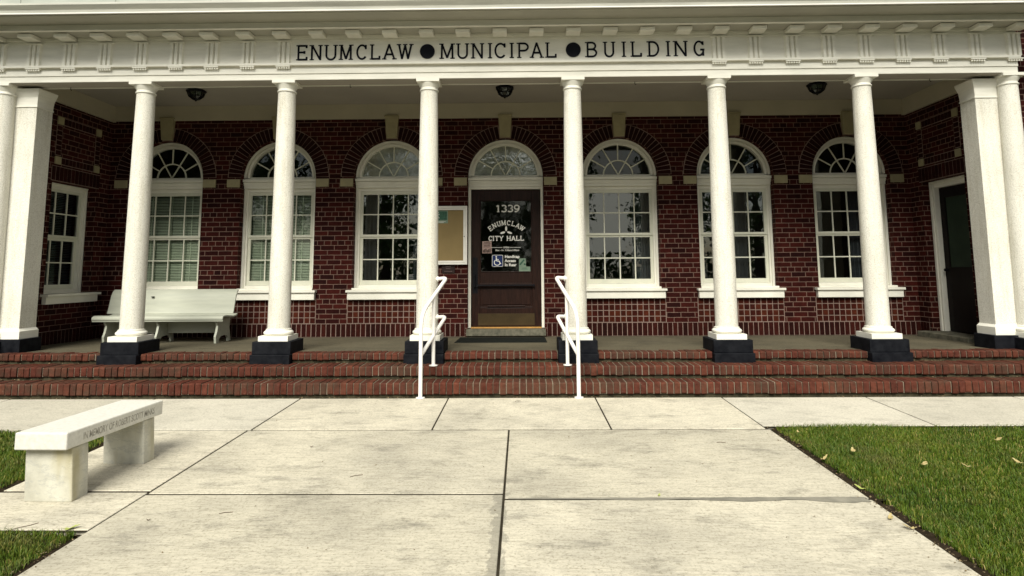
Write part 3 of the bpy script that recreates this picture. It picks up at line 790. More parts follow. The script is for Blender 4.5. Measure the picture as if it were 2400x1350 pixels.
DL.box(-.235,-.06,GY-.002,GY,1.757,1.7625); DL.box(.055,.24,GY-.002,GY,1.757,1.7625)
DL.build('door_lettering', M['vinyl'], D)
text_mesh('opening_hours', 'OPEN', .0, 1.748, .026, GY-.001, M['vinyl'], D, 'CENTER', .0006)
text_mesh('opening_hours', 'Mon - Fri  9:00am-5:00pm', .02, 1.703, .026, GY-.001, M['vinyl'], D, 'CENTER', .0006)
for i, tline in enumerate(('Handicap','Access','In Rear')):
    text_mesh('access_notice', tline, -.022, 1.592-.066*i, .046, GY-.001, M['vinyl'], D, 'LEFT', .0020)
# access symbol
def rrect(x0,x1,z0,z1,r,n=6):
    p = []
    for cx_, cz_, a0 in ((x1-r,z1-r,0),(x0+r,z1-r,90),(x0+r,z0+r,180),(x1-r,z0+r,270)):
        p += [(cx_+r*math.cos(R(a0+90*i/n)), cz_+r*math.sin(R(a0+90*i/n))) for i in range(n+1)]
    return p
sg = MB().prism(rrect(-.226,-.050,1.452,1.640,.02), 1, GY-.001, GY).build('access_border', M['vinyl'], D)
sg = MB().prism(rrect(-.220,-.056,1.458,1.634,.017), 1, GY-.003, GY-.0011).build('access_sign', M['blue'], D)
ws = MB(); yy = GY-.0031
ws.disc_prism(-.158,1.612,.012,yy-.001,yy,16)
stroke(ws, [(-.158,1.596),(-.153,1.545)], .017, yy-.0012, yy); stroke(ws, [(-.155,1.570),(-.118,1.566)], .011, yy-.0014, yy)
stroke(ws, [(-.153,1.545),(-.112,1.541),(-.093,1.500),(-.080,1.503)], .015, yy-.0016, yy)
stroke(ws, arc(-.143,1.520,.047,.045,118,365,22), .012, yy-.0018, yy)
ws.build('access_symbol', M['vinyl'], D)
MB().box(-.385,-.232,GY-.0015,GY,1.668,1.862).build('notice_sticker', M['pinkpaper'], D)
lines = MB()
for i, (z, wv) in enumerate(((1.842,.10),(1.828,.12),(1.803,.115),(1.789,.09),(1.77,.11))): lines.box(-.308-wv/2,-.308+wv/2,GY-.003,GY-.0016,z-.003,z+.003)
for i in range(6): lines.box(-.375+.022*i,-.36+.022*i,GY-.003,GY-.0016,1.68,1.72+.012*((i*7)%3))
lines.build('print_reflection_marks', M['plaque'], D)
MB().box(.206,.388,GY-.0015,GY,1.375,1.452).build('sticker_and_reflection', M['greenpaper'], D)
MB().box(.208,.318,GY-.0015,GY,1.4525,1.585).build('sticker_and_reflection', M['greenpaper'], D)  # painted reflection in the door glass, drawn as a pale green sheet
lines = MB()
for z, wv in ((1.43,.08),(1.412,.10)): lines.box(.297-wv/2,.297+wv/2,GY-.003,GY-.0016,z-.003,z+.003)
for i in range(5): lines.disc_prism(.23+.017*i,1.49+.02*((i*5)%4),.016,GY-.003-.0001*i,GY-.0016,8)  # dark blobs of the painted reflection
lines.build('print_reflection_marks', M['flyer_dark'], D)

# ---- window in the left end wall
X = -6.585
f = MB()
yA, yB = OY0, OY1
f.box(X-.10,X,yA,yA+.07,1.09,2.70); f.box(X-.10,X,yB-.075,yB,1.09,2.70); f.box(X-.10,X,yA+.07,yB-.075,2.62,2.70); f.box(X-.10,X,yA+.07,yB-.075,1.09,1.15)
f.box(X-.03,X+.035,yA,yB,2.68,2.6995); f.box(X+.0005,X+.025,yB-.03,yB,1.09,2.68)
EW = f.build('end_window', M['trim'], B, bevel=.003)
EW['label'] = 'narrow white sash window with closed dark blind on end wall'
for nm, z0, z1, xo in (('upper_sash',1.905,2.62,-.015), ('lower_sash',1.15,1.904,-.045)):
    s_ = MB(); x1 = X+xo; x0 = x1-.03; a, b_ = yA+.07, yB-.075
    zb = .04 if nm == 'upper_sash' else .07
    s_.box(x0,x1,a,a+.05,z0,z1); s_.box(x0,x1,b_-.05,b_,z0,z1); s_.box(x0,x1,a+.05,b_-.05,z0,z0+zb); s_.box(x0,x1,a+.05,b_-.05,z1-.04,z1)
    for i in (1,2): 
        yq = a+.05+(b_-a-.10)*i/3; s_.box(x0+.006,x1-.006,yq-.010,yq+.010,z0+zb,z1-.04)
    zm = (z0+zb+z1-.04)/2; s_.box(x0+.007,x1-.007,a+.05,b_-.05,zm-.009,zm+.009)
    s_.build(nm, M['sash'], EW)
    xg = x0+.012
    MB().add([(xg,a+.04,z0+.03),(xg,b_-.04,z0+.03),(xg,b_-.04,z1-.03),(xg,a+.04,z1-.03)], [(0,1,2,3)]).build('pane', M['dimglass'], EW)
bl = MB(); z = 1.18
while z < 2.6:
    bl.add([(X-.12,yA+.09,z),(X-.12,yB-.09,z),(X-.138,yB-.09,z+.0175),(X-.138,yA+.09,z+.0175)], [(0,1,2,3)]); z += .0255
bl.build('blind', M['curtain'], EW)
s_ = MB(); s_.box(-6.58,-6.30,.87,2.0,1.06,1.094); s_.box(-6.40,-6.335,.89,1.97,.955,1.0595); s_.build('sill', M['trim'], EW, bevel=.005)

# ---- door in the right end wall
X = 6.56
f = MB()
f.box(X,X+.11,yA,yA+.085,.455,2.70); f.box(X,X+.11,yB-.085,yB,.455,2.70); f.box(X,X+.11,yA+.085,yB-.085,2.60,2.70)
f.box(X-.03,X-.0005,yB-.045,yB,.455,2.70); f.box(X-.03,X-.0005,yA,yB-.0451,2.66,2.70); f.box(X-.015,X-.0005,yB-.085,yB-.06,.455,2.66)
ED = f.build('side_door_frame', M['trim'], B, bevel=.003)
ld = MB(); a, b_ = yA+.088, yB-.088
ld.box(X+.06,X+.10,a,a+.11,.46,2.597); ld.box(X+.06,X+.10,b_-.11,b_,.46,2.597); ld.box(X+.06,X+.10,a+.11,b_-.11,.46,1.40); ld.box(X+.06,X+.10,a+.11,b_-.11,2.44,2.597)
SD = ld.build('side_door', M['rearwood'], B, bevel=.003)
MB().add([(X+.08,a+.1,1.39),(X+.08,b_-.1,1.39),(X+.08,b_-.1,2.45),(X+.08,a+.1,2.45)], [(0,1,2,3)]).build('glass', M['sideglass'], SD)
MB().box(X+.13,X+.14,a,b_,1.3,2.5).build('door_blind', M['flyer_dark'], SD)
MB().tube([(X+.06,b_-.06,1.36),(X+.01,b_-.06,1.36)], .022).build('handle', M['bronze'], SD, smooth=True)
MB().box(6.22,6.66,.86,1.97,.372,.452).build('door_step', M['sillstone'], B, bevel=.008)

# ---- porch ceiling, frieze board, entablature
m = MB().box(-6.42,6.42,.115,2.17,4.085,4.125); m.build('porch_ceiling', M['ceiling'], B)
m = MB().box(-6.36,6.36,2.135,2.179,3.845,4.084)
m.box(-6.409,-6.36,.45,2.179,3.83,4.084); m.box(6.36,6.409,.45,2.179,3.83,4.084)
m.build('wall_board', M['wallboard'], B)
E = MB(); xe = 6.455
E.box(-xe,xe,-.130,.115,3.803,3.880)           # lower fascia
E.box(-xe,xe,-.143,.110,3.880,3.978)           # upper fascia
E.box(-xe-.01,xe+.01,-.190,.10,3.978,4.006)   # taenia
E.box(-xe,xe,-.150,.10,4.006,4.372)           # frieze
E.box(-xe,xe,-.172,.0,4.335,4.3719)           # bed mould
E.box(-xe,xe,-.160,-.1501,4.300,4.3349)
for sgn in (-1,1):                                # returns of the beam back to the wing
    a, b_ = sorted((sgn*(xe-.24), sgn*xe)); E.box(a,b_,.1151,.332,3.803,4.372)
EN = E.build('entablature', M['white'], B, bevel=.003)
MB().box(-xe+.002,xe-.002,-.122,.1035,3.799,3.8025).build('beam_painted_shade', M['ceiling'], B)  # thin dark sheet on the white beam, painting shade onto its underside
m = MB().box(-6.2,6.2,.104,.127,3.790,3.8025); m.build('beam_bead', M['white'], B)
co = MB(); xc = xe+.30
cb = MB().box(-xc,xc,-.42,-.3701,4.373,4.446); cb.box(-xc-.0,xc+.0,-.44,-.40,4.366,4.3729); cb.build('corona_band', M['white'], B, bevel=.003)
co.box(-xc,xc,-.37,-.10,4.373,4.446)
co.box(-xc-.28,xc+.28,-.70,-.08,4.447,4.50)
CN = co.build('cornice', M['soffit'], B, bevel=.004)
gu = MB()
gu.prism([(-.70,4.458),(-.735,4.462),(-.745,4.50),(-.775,4.53),(-.79,4.548),(-.79,4.572),(-.70,4.572)], 0, -xc-.30, xc+.30)
gu.build('gutter', M['gutter'], B, smooth=True, auto=25)
dp = MB().tube([(-xc-.3,-.738,4.457),(xc+.3,-.738,4.457)], .009, 8); dp.build('gutter_lip', M['rail'], B, smooth=True)
# blocking course over the gutter with sheet seams
bc = MB().box(-xc-.2,xc+.2,-.70,-.60,4.573,5.3); 
for i in range(-9,10): bc.box(i*1.15-.012,i*1.15+.012,-.708,-.7001,4.60,5.3)
bc.box(-xc-.2,xc+.2,-.712,-.7001,4.573,4.60)
bc.build('blocking_course', M['sheet'], B, bevel=.002)
MB().box(-xc,xc,-.59,8.0,4.62,4.70).build('porch_roof', M['soffit'], B)
for i in range(-14,15):
    c = i*SP/4
    MB().hexa([(c-.088,-.355,4.318),(c+.088,-.355,4.318),(c+.088,-.185,4.318),(c-.088,-.185,4.318),
               (c-.088,-.355,4.3655),(c+.088,-.355,4.3655),(c+.088,-.174,4.3655),(c-.088,-.174,4.3655)]).build('mutule', M['white'], B, bevel=.003)
    if abs(i) >= 6:
        t = MB(); y = -.150
        for dx in (-.060,.0,.060):
            t.prism([(c+dx-.027,y-.003),(c+dx-.017,y-.034),(c+dx+.017,y-.034),(c+dx+.027,y-.003)], 2, 4.0065, 4.285)
        t.box(c-.092,c+.092,y-.004,y-.0001,4.0065,4.285)
        t.box(c-.096,c+.096,y-.040,y-.0001,4.2851,4.2995)
        T = t.build('triglyph', M['white'], B)
        gq = MB(); gq.box(c-.092,c+.092,-.186,-.1435,3.962,3.9775)
        for j in range(6):
            gx = c-.076+.0304*j; gq.lathe([(.012,3.938),(.0075,3.9615)], gx, -.170, 8)
        gq.build('guttae', M['white'], T)
for x in (-5.63,-1.96,1.73,5.5):
    MB().tube([(x,.09,3.802),(x,.09,3.775),(x+.008,.09,3.760),(x+.018,.09,3.765)], .004, 6).build('hook', M['bronze'], B)

# ---- columns
def column(k):
    c = k*SP; s = MB()
    prof = []
    for i in range(15):
        t = i/14; z = .70+(3.665-.70)*t
        prof.append((.1335-.0250*(t**1.6), z))
    prof = [(.150,.688),(.141,.694)] + prof
    s.lathe(prof, c, 0, 40)
    o = s.build('column', M['stucco'], B, smooth=True)
    cp = MB(); cp.lathe([(.108,3.664),(.119,3.667),(.122,3.675),(.119,3.683),(.109,3.687),(.109,3.708),(.114,3.713),(.117,3.722),(.130,3.742),(.138,3.758),(.139,3.766)], c, 0, 40)
    cp.box(c-.145,c+.145,-.145,.145,3.7665,3.8025)
    cp.build('capital', M['white'], o, smooth=True, auto=30)
    bs = MB(); r0 = .150
    pr = [(.150,.618)] + [(.150+.026*math.sin(math.pi*i/10), .6185+.058*i/10) for i in range(1,10)] + [(.150,.677),(.150,.689)]
    bs.lathe(pr, c, 0, 40); bs.box(c-.180,c+.180,-.180,.180,.556,.6175)
    bs.build('base', M['white'], o, smooth=True, auto=35, bevel=.0)
    pl = MB(); pl.box(c-.232,c+.232,-.225,.235,.408,.5555)
    pl.box(c-.238,c+.238,-.272,-.06,.285,.4075)
    pl.build('plinth', M['black'], o, bevel=.006)
    return o
for k in range(8): column(k-3.5)
# pilasters at the ends
for sgn in (-1,1):
    p = MB(); a, b_ = sorted((sgn*6.025, sgn*6.50)); p.box(a,b_,.05,.334,.69,3.56)
    pil = p.build('pilaster', M['stucco'], B, bevel=.006)
    cp = MB()
    zz = [3.53,3.545,3.5451,3.60,3.66,3.70,3.74,3.765]; oo = [.012,.012,.0,.003,.012,.032,.050,.056]
    xi = 6.025; yi = .05
    for i in range(len(zz)-1):
        def rect(o_): return sorted((sgn*(xi-o_), sgn*(6.50)))+[yi-o_, .3345]
        r0_ = rect(oo[i]); r1_ = rect(oo[i+1])
        cp.hexa([(r0_[0],r0_[2],zz[i]),(r0_[1],r0_[2],zz[i]),(r0_[1],r0_[3],zz[i]),(r0_[0],r0_[3],zz[i]),
                 (r1_[0],r1_[2],zz[i+1]),(r1_[1],r1_[2],zz[i+1]),(r1_[1],r1_[3],zz[i+1]),(r1_[0],r1_[3],zz[i+1])])
    cp.build('capital', M['white'], pil)
    bs = MB(); a, b_ = sorted((sgn*5.99, sgn*6.52)); bs.box(a,b_,.015,.3348,.575,.668)
    x0_, x1_ = sorted((sgn*6.025,sgn*6.52)); 
    bs.hexa([(a,.015,.6681),(b_,.015,.6681),(b_,.3348,.6681),(a,.3348,.6681),(x0_,.05,.70),(x1_,.05,.70),(x1_,.3348,.70),(x0_,.3348,.70)])
    bs.build('base', M['white'], pil)
    a, b_ = sorted((sgn*5.94, sgn*6.60)); MB().box(a,b_,-.03,.3349,.38,.5745).build('plinth', M['black'], pil, bevel=.005)

# porch floor (falls a little towards the wall)
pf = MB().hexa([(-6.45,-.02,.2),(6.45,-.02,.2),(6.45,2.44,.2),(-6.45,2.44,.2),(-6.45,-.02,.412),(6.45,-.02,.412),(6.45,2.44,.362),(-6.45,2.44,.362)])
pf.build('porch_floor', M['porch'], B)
def floor_z(y): return .412-.0203*(y+.02)

# ------------------------------------------------------------------ brick steps
ST = thing('brick_steps', (0,-.4,0), 'three long red brick steps with mossy mortar along the porch front', 'steps')
def step(z0, z1, yf, yb, xa=-7.2, xb=7.2):
    n_ = max(1, int(round((xb-xa)/.0735))); p = (xb-xa)/n_; x = xa
    m = MB(); mo_ = MB()
    for _ in range(n_):
        if True:
            j = lambda s: random.uniform(-s, s)
            w0, w1 = x+.0055+j(.002), x+p-.0055+j(.002)
            dy = -.002+j(.007); dz = j(.0045)
            zt = z1+dz
            # one brick on edge: chamfered nose
            zb = z0+.034+j(.006)
            pts = [(yf+dy+.006, zb), (yf+dy, zb+.012), (yf+dy, zt-.016), (yf+dy+.005, zt-.005), (yf+dy+.016, zt), (yb, zt), (yb, zb)]
            m.prism(pts, 0, w0, w1)
        x += p
    mo_.box(xa,xb,yf+.013,yb+.02,z0+.036,z1-.006); bs_ = MB().box(xa+.001,xb-.001,yf+.030,yb+.019,z0-.02,z0+.0359)
    o = m.build('step', M['step_brick'], ST, bevel=.003, seg=1)
    mo_.build('mortar_bed', M['step_mortar'], o); bs_.build('mossy_shadow_strip', M['moss_shadow_base'], o)
step(.0, .160, -.742, -.470)
step(.160, .302, -.488, -.165)
edges = [-7.2] + [v for k in range(8) for v in ((k-3.5)*SP-.240, (k-3.5)*SP+.240)] + [7.2]
for k in range(0, len(edges), 2): step(.302, .416, -.185, .012, edges[k], edges[k+1])
# litter caught in the corners of the treads
lt = MB()
for (yy, zz, n) in ((-.50,.166,900),(-.20,.308,700),(-.755,.004,900)):
    for _ in range(n):
        x = random.uniform(-6.8,6.8); 
        if math.sin(x*2.1+yy*9)+math.sin(x*5.3)*.6 < random.uniform(-.7,1.2): continue
        y = yy-abs(random.gauss(0,.012)); s = random.uniform(.004,.014); a = random.uniform(0,6.28); h = random.uniform(.003,.014)
        lt.add([(x+s*math.cos(a),y+s*.6*math.sin(a),zz),(x+s*math.cos(a+2),y+s*.6*math.sin(a+2),zz+h*.4),(x+s*math.cos(a+4),y+s*.6*math.sin(a+4),zz+h)], [(0,1,2)])
for _ in range(900):
    y = random.uniform(-6,-2.0); x = 2.45+random.gauss(0,.035) if random.random() < .62 else -2.23+random.gauss(0,.03)
    if x < 0: y = random.uniform(-6,-4.2)
    if random.random() < .15: x, y = random.uniform(-2.2,2.4), random.uniform(-5.2,-.8)
    s = random.uniform(.003,.010); a = random.uniform(0,6.28); h = random.uniform(.002,.008); zz = gz(y)+.003
    lt.add([(x+s*math.cos(a),y+s*.6*math.sin(a),zz),(x+s*math.cos(a+2),y+s*.6*math.sin(a+2),zz+h*.4),(x+s*math.cos(a+4),y+s*.6*math.sin(a+4),zz+h)], [(0,1,2)])
tag(lt.build('leaf_litter', M['debris']), 'crumbs of dry leaf litter caught along the brick steps and lawn edges', 'leaf litter', kind='stuff')

# ------------------------------------------------------------------ handrails
def handrail(sgn, label):
    H = thing('handrail', (sgn*.868,-.77,0), label, 'handrail', 'handrails either side of the entrance steps')
    r = .0225
    def X(y): return sgn*(.868-.30*(y+.77))
    def bend(p0, p1, p2, n=6, rad=.09):
        a = (Vector(p0)-Vector(p1)).normalized()*rad+Vector(p1); c_ = (Vector(p2)-Vector(p1)).normalized()*rad+Vector(p1)
        return [tuple(a.lerp(Vector(p1),t).lerp(Vector(p1).lerp(c_,t),t)) for t in [i/n for i in range(n+1)]]
    p0 = (X(-.77),-.77,0); p1 = (X(-.77),-.77,.91); p2 = (X(-.10),-.10,1.30)
    p3 = (sgn*.800,-.045,1.285)
    path = [p0]+bend(p0,p1,p2,8,.16)+bend(p1,p2,p3,6,.055)+[p3]
    u = MB().tube(path, r, 14).build('upper_rail', M['rail'], H, smooth=True, auto=60)
    q0 = (X(-.77),-.755,.46); q1 = (X(-.12),-.12,.835); q2 = (sgn*.800,-.045,.825)
    MB().tube([q0]+bend(q0,q1,q2,6,.05)+[q2], r*.95, 14).build('lower_rail', M['rail'], H, smooth=True, auto=60)
    MB().tube([(X(-.45),-.45,.302),(X(-.45),-.45,1.088)], r*.92, 14).build('post', M['rail'], H, smooth=True)
    for x_, y_, z_ in ((X(-.77),-.77,.0),(X(-.45),-.45,.302)):
        MB().lathe([(.05,z_+.001),(.05,z_+.010),(.027,z_+.014)], x_, y_, 20).build('foot_flange', M['rail'], H)
    for z_ in (1.285,.825):
        bk = MB().lathe([(.036,0),(.036,.012),(.026,.018)], 0, 0, 16)
        bk.map(lambda p: (sgn*(.782+p[2]*-1 if False else .786+.0*p[2])+(-sgn)*0+ -sgn*p[2]*1.0, -.045+p[0], z_+p[1])); bk.build('wall_bracket', M['rail'], H)
handrail(-1, 'white pipe handrail on the notice board side of the entrance steps')
handrail(1, 'white pipe handrail on the right of the entrance, opposite the notice board')

# ------------------------------------------------------------------ porch lamps
def lamp(x, label):
    T = thing('porch_light', (x,1.24,4.084), label, 'ceiling light', 'ceiling lights along the porch')
    y = 1.24; f = MB()
    f.lathe([(.09,4.084),(.138,4.078),(.142,4.055),(.125,4.047)], x, y, 8, R(22.5))
    for k in range(8):
        a = R(22.5+45*k)
        f.tube([(x+.122*math.cos(a),y+.122*math.sin(a),4.05),(x+.100*math.cos(a),y+.100*math.sin(a),3.985),(x+.045*math.cos(a),y+.045*math.sin(a),3.942)], .0065, 6)
    f.lathe([(.108,3.992),(.104,3.981),(.096,3.981),(.100,3.992)], x, y, 8, R(22.5))
    f.build('frame', M['bronze'], T)
    MB().lathe([(.112,4.047),(.094,3.986),(.040,3.944),(.01,3.941)], x, y, 8, R(22.5)).build('glass_shade', M['lampglass'], T)
    MB().lathe([(.048,3.946),(.044,3.936),(.018,3.930),(.012,3.918),(.003,3.912)], x, y, 12).build('finial', M['bronze'], T, smooth=True)
lamp(-4.575, 'black lantern ceiling light over the white wooden bench')
lamp(.02, 'black lantern ceiling light straight in front of the entrance door')
lamp(4.60, 'black lantern ceiling light nearest the dark side door')

# ------------------------------------------------------------------ notice case, flyer, plaque, mat
NB = thing('notice_board', (-.91,2.17,1.49), 'white framed notice case with empty tan board between column and door', 'notice board')
x0, x1, z0, z1 = -1.215, -.607, 1.487, 2.412; yb, yf = 2.1705, 2.115
f = MB(); t = .032
f.box(x0,x0+t,yf,yb,z0,z1); f.box(x1-t,x1,yf,yb,z0,z1); f.box(x0+t,x1-t,yf,yb,z0,z0+t); f.box(x0+t,x1-t,yf,yb,z1-t,z1)
f.build('frame', M['alu'], NB, bevel=.003)
f = MB(); t2 = .062
f.box(x0+t+.003,x0+t2,yf+.012,yb,z0+t+.003,z1-t-.003); f.box(x1-t2,x1-t-.003,yf+.012,yb,z0+t+.003,z1-t-.003)
f.box(x0+t2,x1-t2,yf+.012,yb,z0+t+.003,z0+t2); f.box(x0+t2,x1-t2,yf+.012,yb,z1-t2,z1-t-.003)
f.build('door_frame', M['alu'], NB, bevel=.002)
MB().box(x0+t2,x1-t2,yb-.02,yb,z0+t2,z1-t2).build('board', M['cork'], NB)
MB().lathe([(.007,0),(.007,.004)], 0, 0, 12).map(lambda p: (x1-.047+p[0], yf+.012-p[2], 1.93+p[1])).build('lock', M['bronze'], NB)
FL = thing('flyer', (-1.01,2.148,2.15), 'small green printed flyer pinned in the top of the notice case', 'flyer')
MB().box(-1.13,-.915,2.1475,2.1492,2.140,2.345).build('paper', M['greenpaper'], FL)
f = MB(); f.box(-1.115,-.930,2.1462,2.1470,2.195,2.330)
f.build('print', M['flyer_dark'], FL)
f = MB()
for i in range(4): stroke(f, [(-1.10,2.32-.028*i),(-1.06+.012*(i%2),2.31-.028*i)], .010, 2.1450-.0002*i, 2.1460)
for i in range(2): f.box(-1.10,-.95-.03*i,2.1465,2.1474,2.165-.013*i,2.170-.013*i)
f.build('print_lines', M['vinyl'], FL)
PQ = thing('wall_plaque', (-.905,2.17,1.36), 'small dark plaque with three faint lines on brick below the notice case', 'plaque')
MB().box(-1.01,-.805,2.160,2.1745,1.355,1.482).build('plate', M['plaque'], PQ, bevel=.003)
f = MB()
for z, wv in ((1.455,.085),(1.425,.075),(1.383,.13)):
    n = int(wv/.014)
    for i in range(n): f.box(-.905-wv/2+i*.014,-.905-wv/2+i*.014+.010,2.158,2.1597,z-.006,z+.006)
f.build('faint_print', M['plaque_text'], PQ)
DM = thing('doormat', (-.06,1.5,floor_z(1.5)), 'thin black rubber doormat in front of the entrance door', 'doormat')
mm = MB()
mm.hexa([(x,y,floor_z(y)+.0015) for x, y in ((-.70,1.12),(.60,1.12),(.60,1.95),(-.70,1.95))] + [(x,y,floor_z(y)+.011) for x, y in ((-.69,1.13),(.59,1.13),(.59,1.94),(-.69,1.94))])
mm.build('mat', M['mat'], DM)

# ------------------------------------------------------------------ white wooden bench on the porch
fz = floor_z(1.5)
WB = thing('wooden_bench', (-5.0,1.5,fz), 'long pale painted wooden bench with curved back on the porch', 'bench')
X0, X1 = -5.98, -4.05
def sweep(name, prof, th, x0, x1, mat, bev=.004):
    """board following a side profile (y, z), given thickness"""
    P = [Vector(p) for p in prof]; a = []; b_ = []
    for i in range(len(P)):
        d_ = (P[min(i+1,len(P)-1)]-P[max(i-1,0)]).normalized(); n_ = Vector((-d_.y,d_.x))*th
        a.append(tuple(P[i])); b_.append(tuple(P[i]+n_))
    m = MB()
    n = len(P)
    v = [(x0,*p) for p in a]+[(x0,*p) for p in b_]+[(x1,*p) for p in a]+[(x1,*p) for p in b_]
    f = []
    for i in range(n-1):
        f += [(i,i+1,n+i+1,n+i),(2*n+i,3*n+i,3*n+i+1,2*n+i+1),(i,2*n+i,2*n+i+1,i+1),(n+i,n+i+1,3*n+i+1,3*n+i)]
    f += [(0,n,3*n,2*n),(n-1,3*n-1,4*n-1,2*n-1)]
    m.add(v, f); return m.build(name, mat, WB, smooth=True, auto=50, bevel=bev)
seat = [(1.155,fz+.365),(1.150,fz+.385),(1.155,fz+.405),(1.175,fz+.420),(1.21,fz+.428),(1.30,fz+.425),(1.40,fz+.415),(1.50,fz+.405),(1.58,fz+.405),(1.63,fz+.415)]
seat = [(a_, b_-.03) for a_, b_ in seat[:-2]] + [(1.58,fz+.385),(1.63,fz+.40)]
sweep('seat', seat, -.026, -5.86, -3.985, M['bench_wood'])
sweep('seat_apron', [(1.165,fz+.312),(1.163,fz+.325),(1.160,fz+.345)], -.02, -5.86, -3.985, M['bench_wood'], .003)
back = [(1.62,fz+.400),(1.635,fz+.43),(1.655,fz+.50),(1.675,fz+.58),(1.70,fz+.66),(1.735,fz+.725),(1.775,fz+.755)]
sweep('backrest', back, -.026, X0+.03, X1, M['bench_wood'])
for xb in (-5.70, -4.95, -4.10):
    prof = [(1.20,fz),(1.185,fz+.10),(1.22,fz+.17),(1.24,fz+.25),(1.205,fz+.29),(1.20,fz+.345),(1.62,fz+.352),(1.60,fz+.20),(1.66,fz+.0),(1.58,fz),(1.57,fz+.05),(1.53,fz+.09),(1.44,fz+.10),(1.33,fz+.09),(1.285,fz+.05),(1.275,fz)]
    m = MB(); m.prism(prof, 0, xb-.016, xb+.016); m.build('leg', M['bench_wood'], WB, bevel=.003)
MB().box(-5.683,-4.967,1.46,1.482,fz+.13,fz+.352).build('stretcher', M['bench_wood'], WB, bevel=.003)
MB().box(-4.933,-4.117,1.46,1.482,fz+.13,fz+.352).build('stretcher', M['bench_wood'], WB, bevel=.003)
MB().prism([(-5.30+.022*math.cos(t)*1.0, fz+.645+.007*math.sin(t)) for t in [2*math.pi*i/14 for i in range(14)]], 1, 1.660, 1.70).build('hand_slot', M['letter'], WB)

# ------------------------------------------------------------------ marble memorial bench
bz = gz(-3.3)
SB = thing('stone_bench', (-2.78,-3.3,bz), 'white marble memorial bench with carved edge beside the walkway and lawn', 'bench')
def rotb(p, a=R(-1.4), c=(-2.78,-3.3)):
    x, y = p[0]-c[0], p[1]-c[1]; return (c[0]+x*math.cos(a)-y*math.sin(a), c[1]+x*math.sin(a)+y*math.cos(a), p[2])
def rough(o, s=.0025):
    pass
sl = MB().box(-2.955,-2.612,-3.82,-2.775,bz+.322,bz+.430).map(rotb); sl.build('seat_slab', M['marble_top'], SB, bevel=.009)
g1, g2 = gz(-3.68)-.004, gz(-2.94)-.004
for (ya, yb_, gq) in ((-3.755,-3.605,g1),(-3.01,-2.87,g2)):
    MB().hexa([(-2.915,ya,gq),(-2.600,ya,gq),(-2.600,yb_,gq),(-2.915,yb_,gq),(-2.925,ya-.005,bz+.3215),(-2.615,ya-.005,bz+.3215),(-2.618,yb_,bz+.3215),(-2.925,yb_,bz+.3215)]).map(rotb).build('leg', M['marble'], SB, bevel=.008)
# carved line of letters along the edge (worn, mostly illegible)
cu = bpy.data.curves.new('lettering', 'FONT'); cu.body = 'IN MEMORY OF ROBERT SCOTT MINKS'; cu.size = .066; cu.extrude = .0006; cu.align_x = 'CENTER'; cu.offset = .0004
tmp = bpy.data.objects.new('lettering', cu); COL.objects.link(tmp)
dg = bpy.context.evaluated_depsgraph_get(); me = bpy.data.meshes.new_from_object(tmp.evaluated_get(dg), depsgraph=dg)
bpy.data.objects.remove(tmp)
wd_ = max(v.co.x for v in me.vertices)-min(v.co.x for v in me.vertices); sx = .78/wd_
me.transform(Matrix(((0,0,1,-2.6115),(sx,0,0,-3.28),(0,1,0,bz+.352),(0,0,0,1))))
for v in me.vertices: v.co = Vector(rotb(v.co))
M['carve'] = paint('worn_carving', (.22,.21,.18), (.50,.48,.42), .7, 30, 60, .1)
obj_from_mesh('carved_lettering', me, M['carve'], SB)

# ------------------------------------------------------------------ lawn
def blades(name, areas, per, label):
    P = []; F = []
    Vs = []; Fs = []; base = 0
    for (x0,x1,y0,y1,dens) in areas:
        n = int((x1-x0)*(y1-y0)*dens)
        x = rng.uniform(x0,x1,n); y = rng.uniform(y0,y1,n)
        clump = .5+.5*np.sin(x*3.1+1.3*np.sin(y*2.3))*np.sin(y*3.7+np.sin(x*1.7))
        keep = rng.uniform(0,1,n) < .40+.6*clump
        x, y, clump = x[keep], y[keep], clump[keep]; n = len(x)
        h = rng.uniform(.010,.030,n)*(.55+.8*clump)*np.where(rng.uniform(0,1,n) < .035, 1.9, 1.0); a = rng.uniform(0,2*np.pi,n); lean = rng.uniform(.15,1.1,n)*h
        la = rng.uniform(0,2*np.pi,n); wd = rng.uniform(.0013,.0028,n)
        z = np.where(y < -.742, SL*(y+.742), 0)-.030
        cx_, sx_ = np.cos(a)*wd, np.sin(a)*wd; lx, ly = np.cos(la)*lean, np.sin(la)*lean
        v = np.empty((n,5,3))
        v[:,0] = np.stack([x-cx_, y-sx_, z],1); v[:,1] = np.stack([x+cx_, y+sx_, z],1)
        v[:,2] = np.stack([x+cx_*.8+lx*.35, y+sx_*.8+ly*.35, z+h*.6+.016],1); v[:,3] = np.stack([x-cx_*.8+lx*.35, y-sx_*.8+ly*.35, z+h*.6+.016],1)
        v[:,4] = np.stack([x+lx, y+ly, z+h+.016],1)
        Vs.append(v.reshape(-1,3)); b_ = base+np.arange(n)[:,None]*5
        Fs.append((b_+np.array([[0,1,2,3]]), b_+np.array([[3,2,4]]))); base += n*5
    V = np.concatenate(Vs); Q = np.concatenate([f[0] for f in Fs]); T = np.concatenate([f[1] for f in Fs])
    me = bpy.data.meshes.new(name); me.vertices.add(len(V)); me.vertices.foreach_set('co', V.astype(np.float32).ravel())
    loops = np.concatenate([Q.ravel(), T.ravel()]).astype(np.int32)
    me.loops.add(len(loops)); me.loops.foreach_set('vertex_index', loops)
    ls = np.concatenate([np.arange(len(Q))*4, len(Q)*4+np.arange(len(T))*3]).astype(np.int32)
    me.polygons.add(len(ls)); me.polygons.foreach_set('loop_start', ls)
    me.update(calc_edges=True); me.validate()
    me.materials.append(M['grass'])
    o = bpy.data.objects.new(name, me); COL.objects.link(o)
    return tag(o, label, 'grass', kind='stuff')
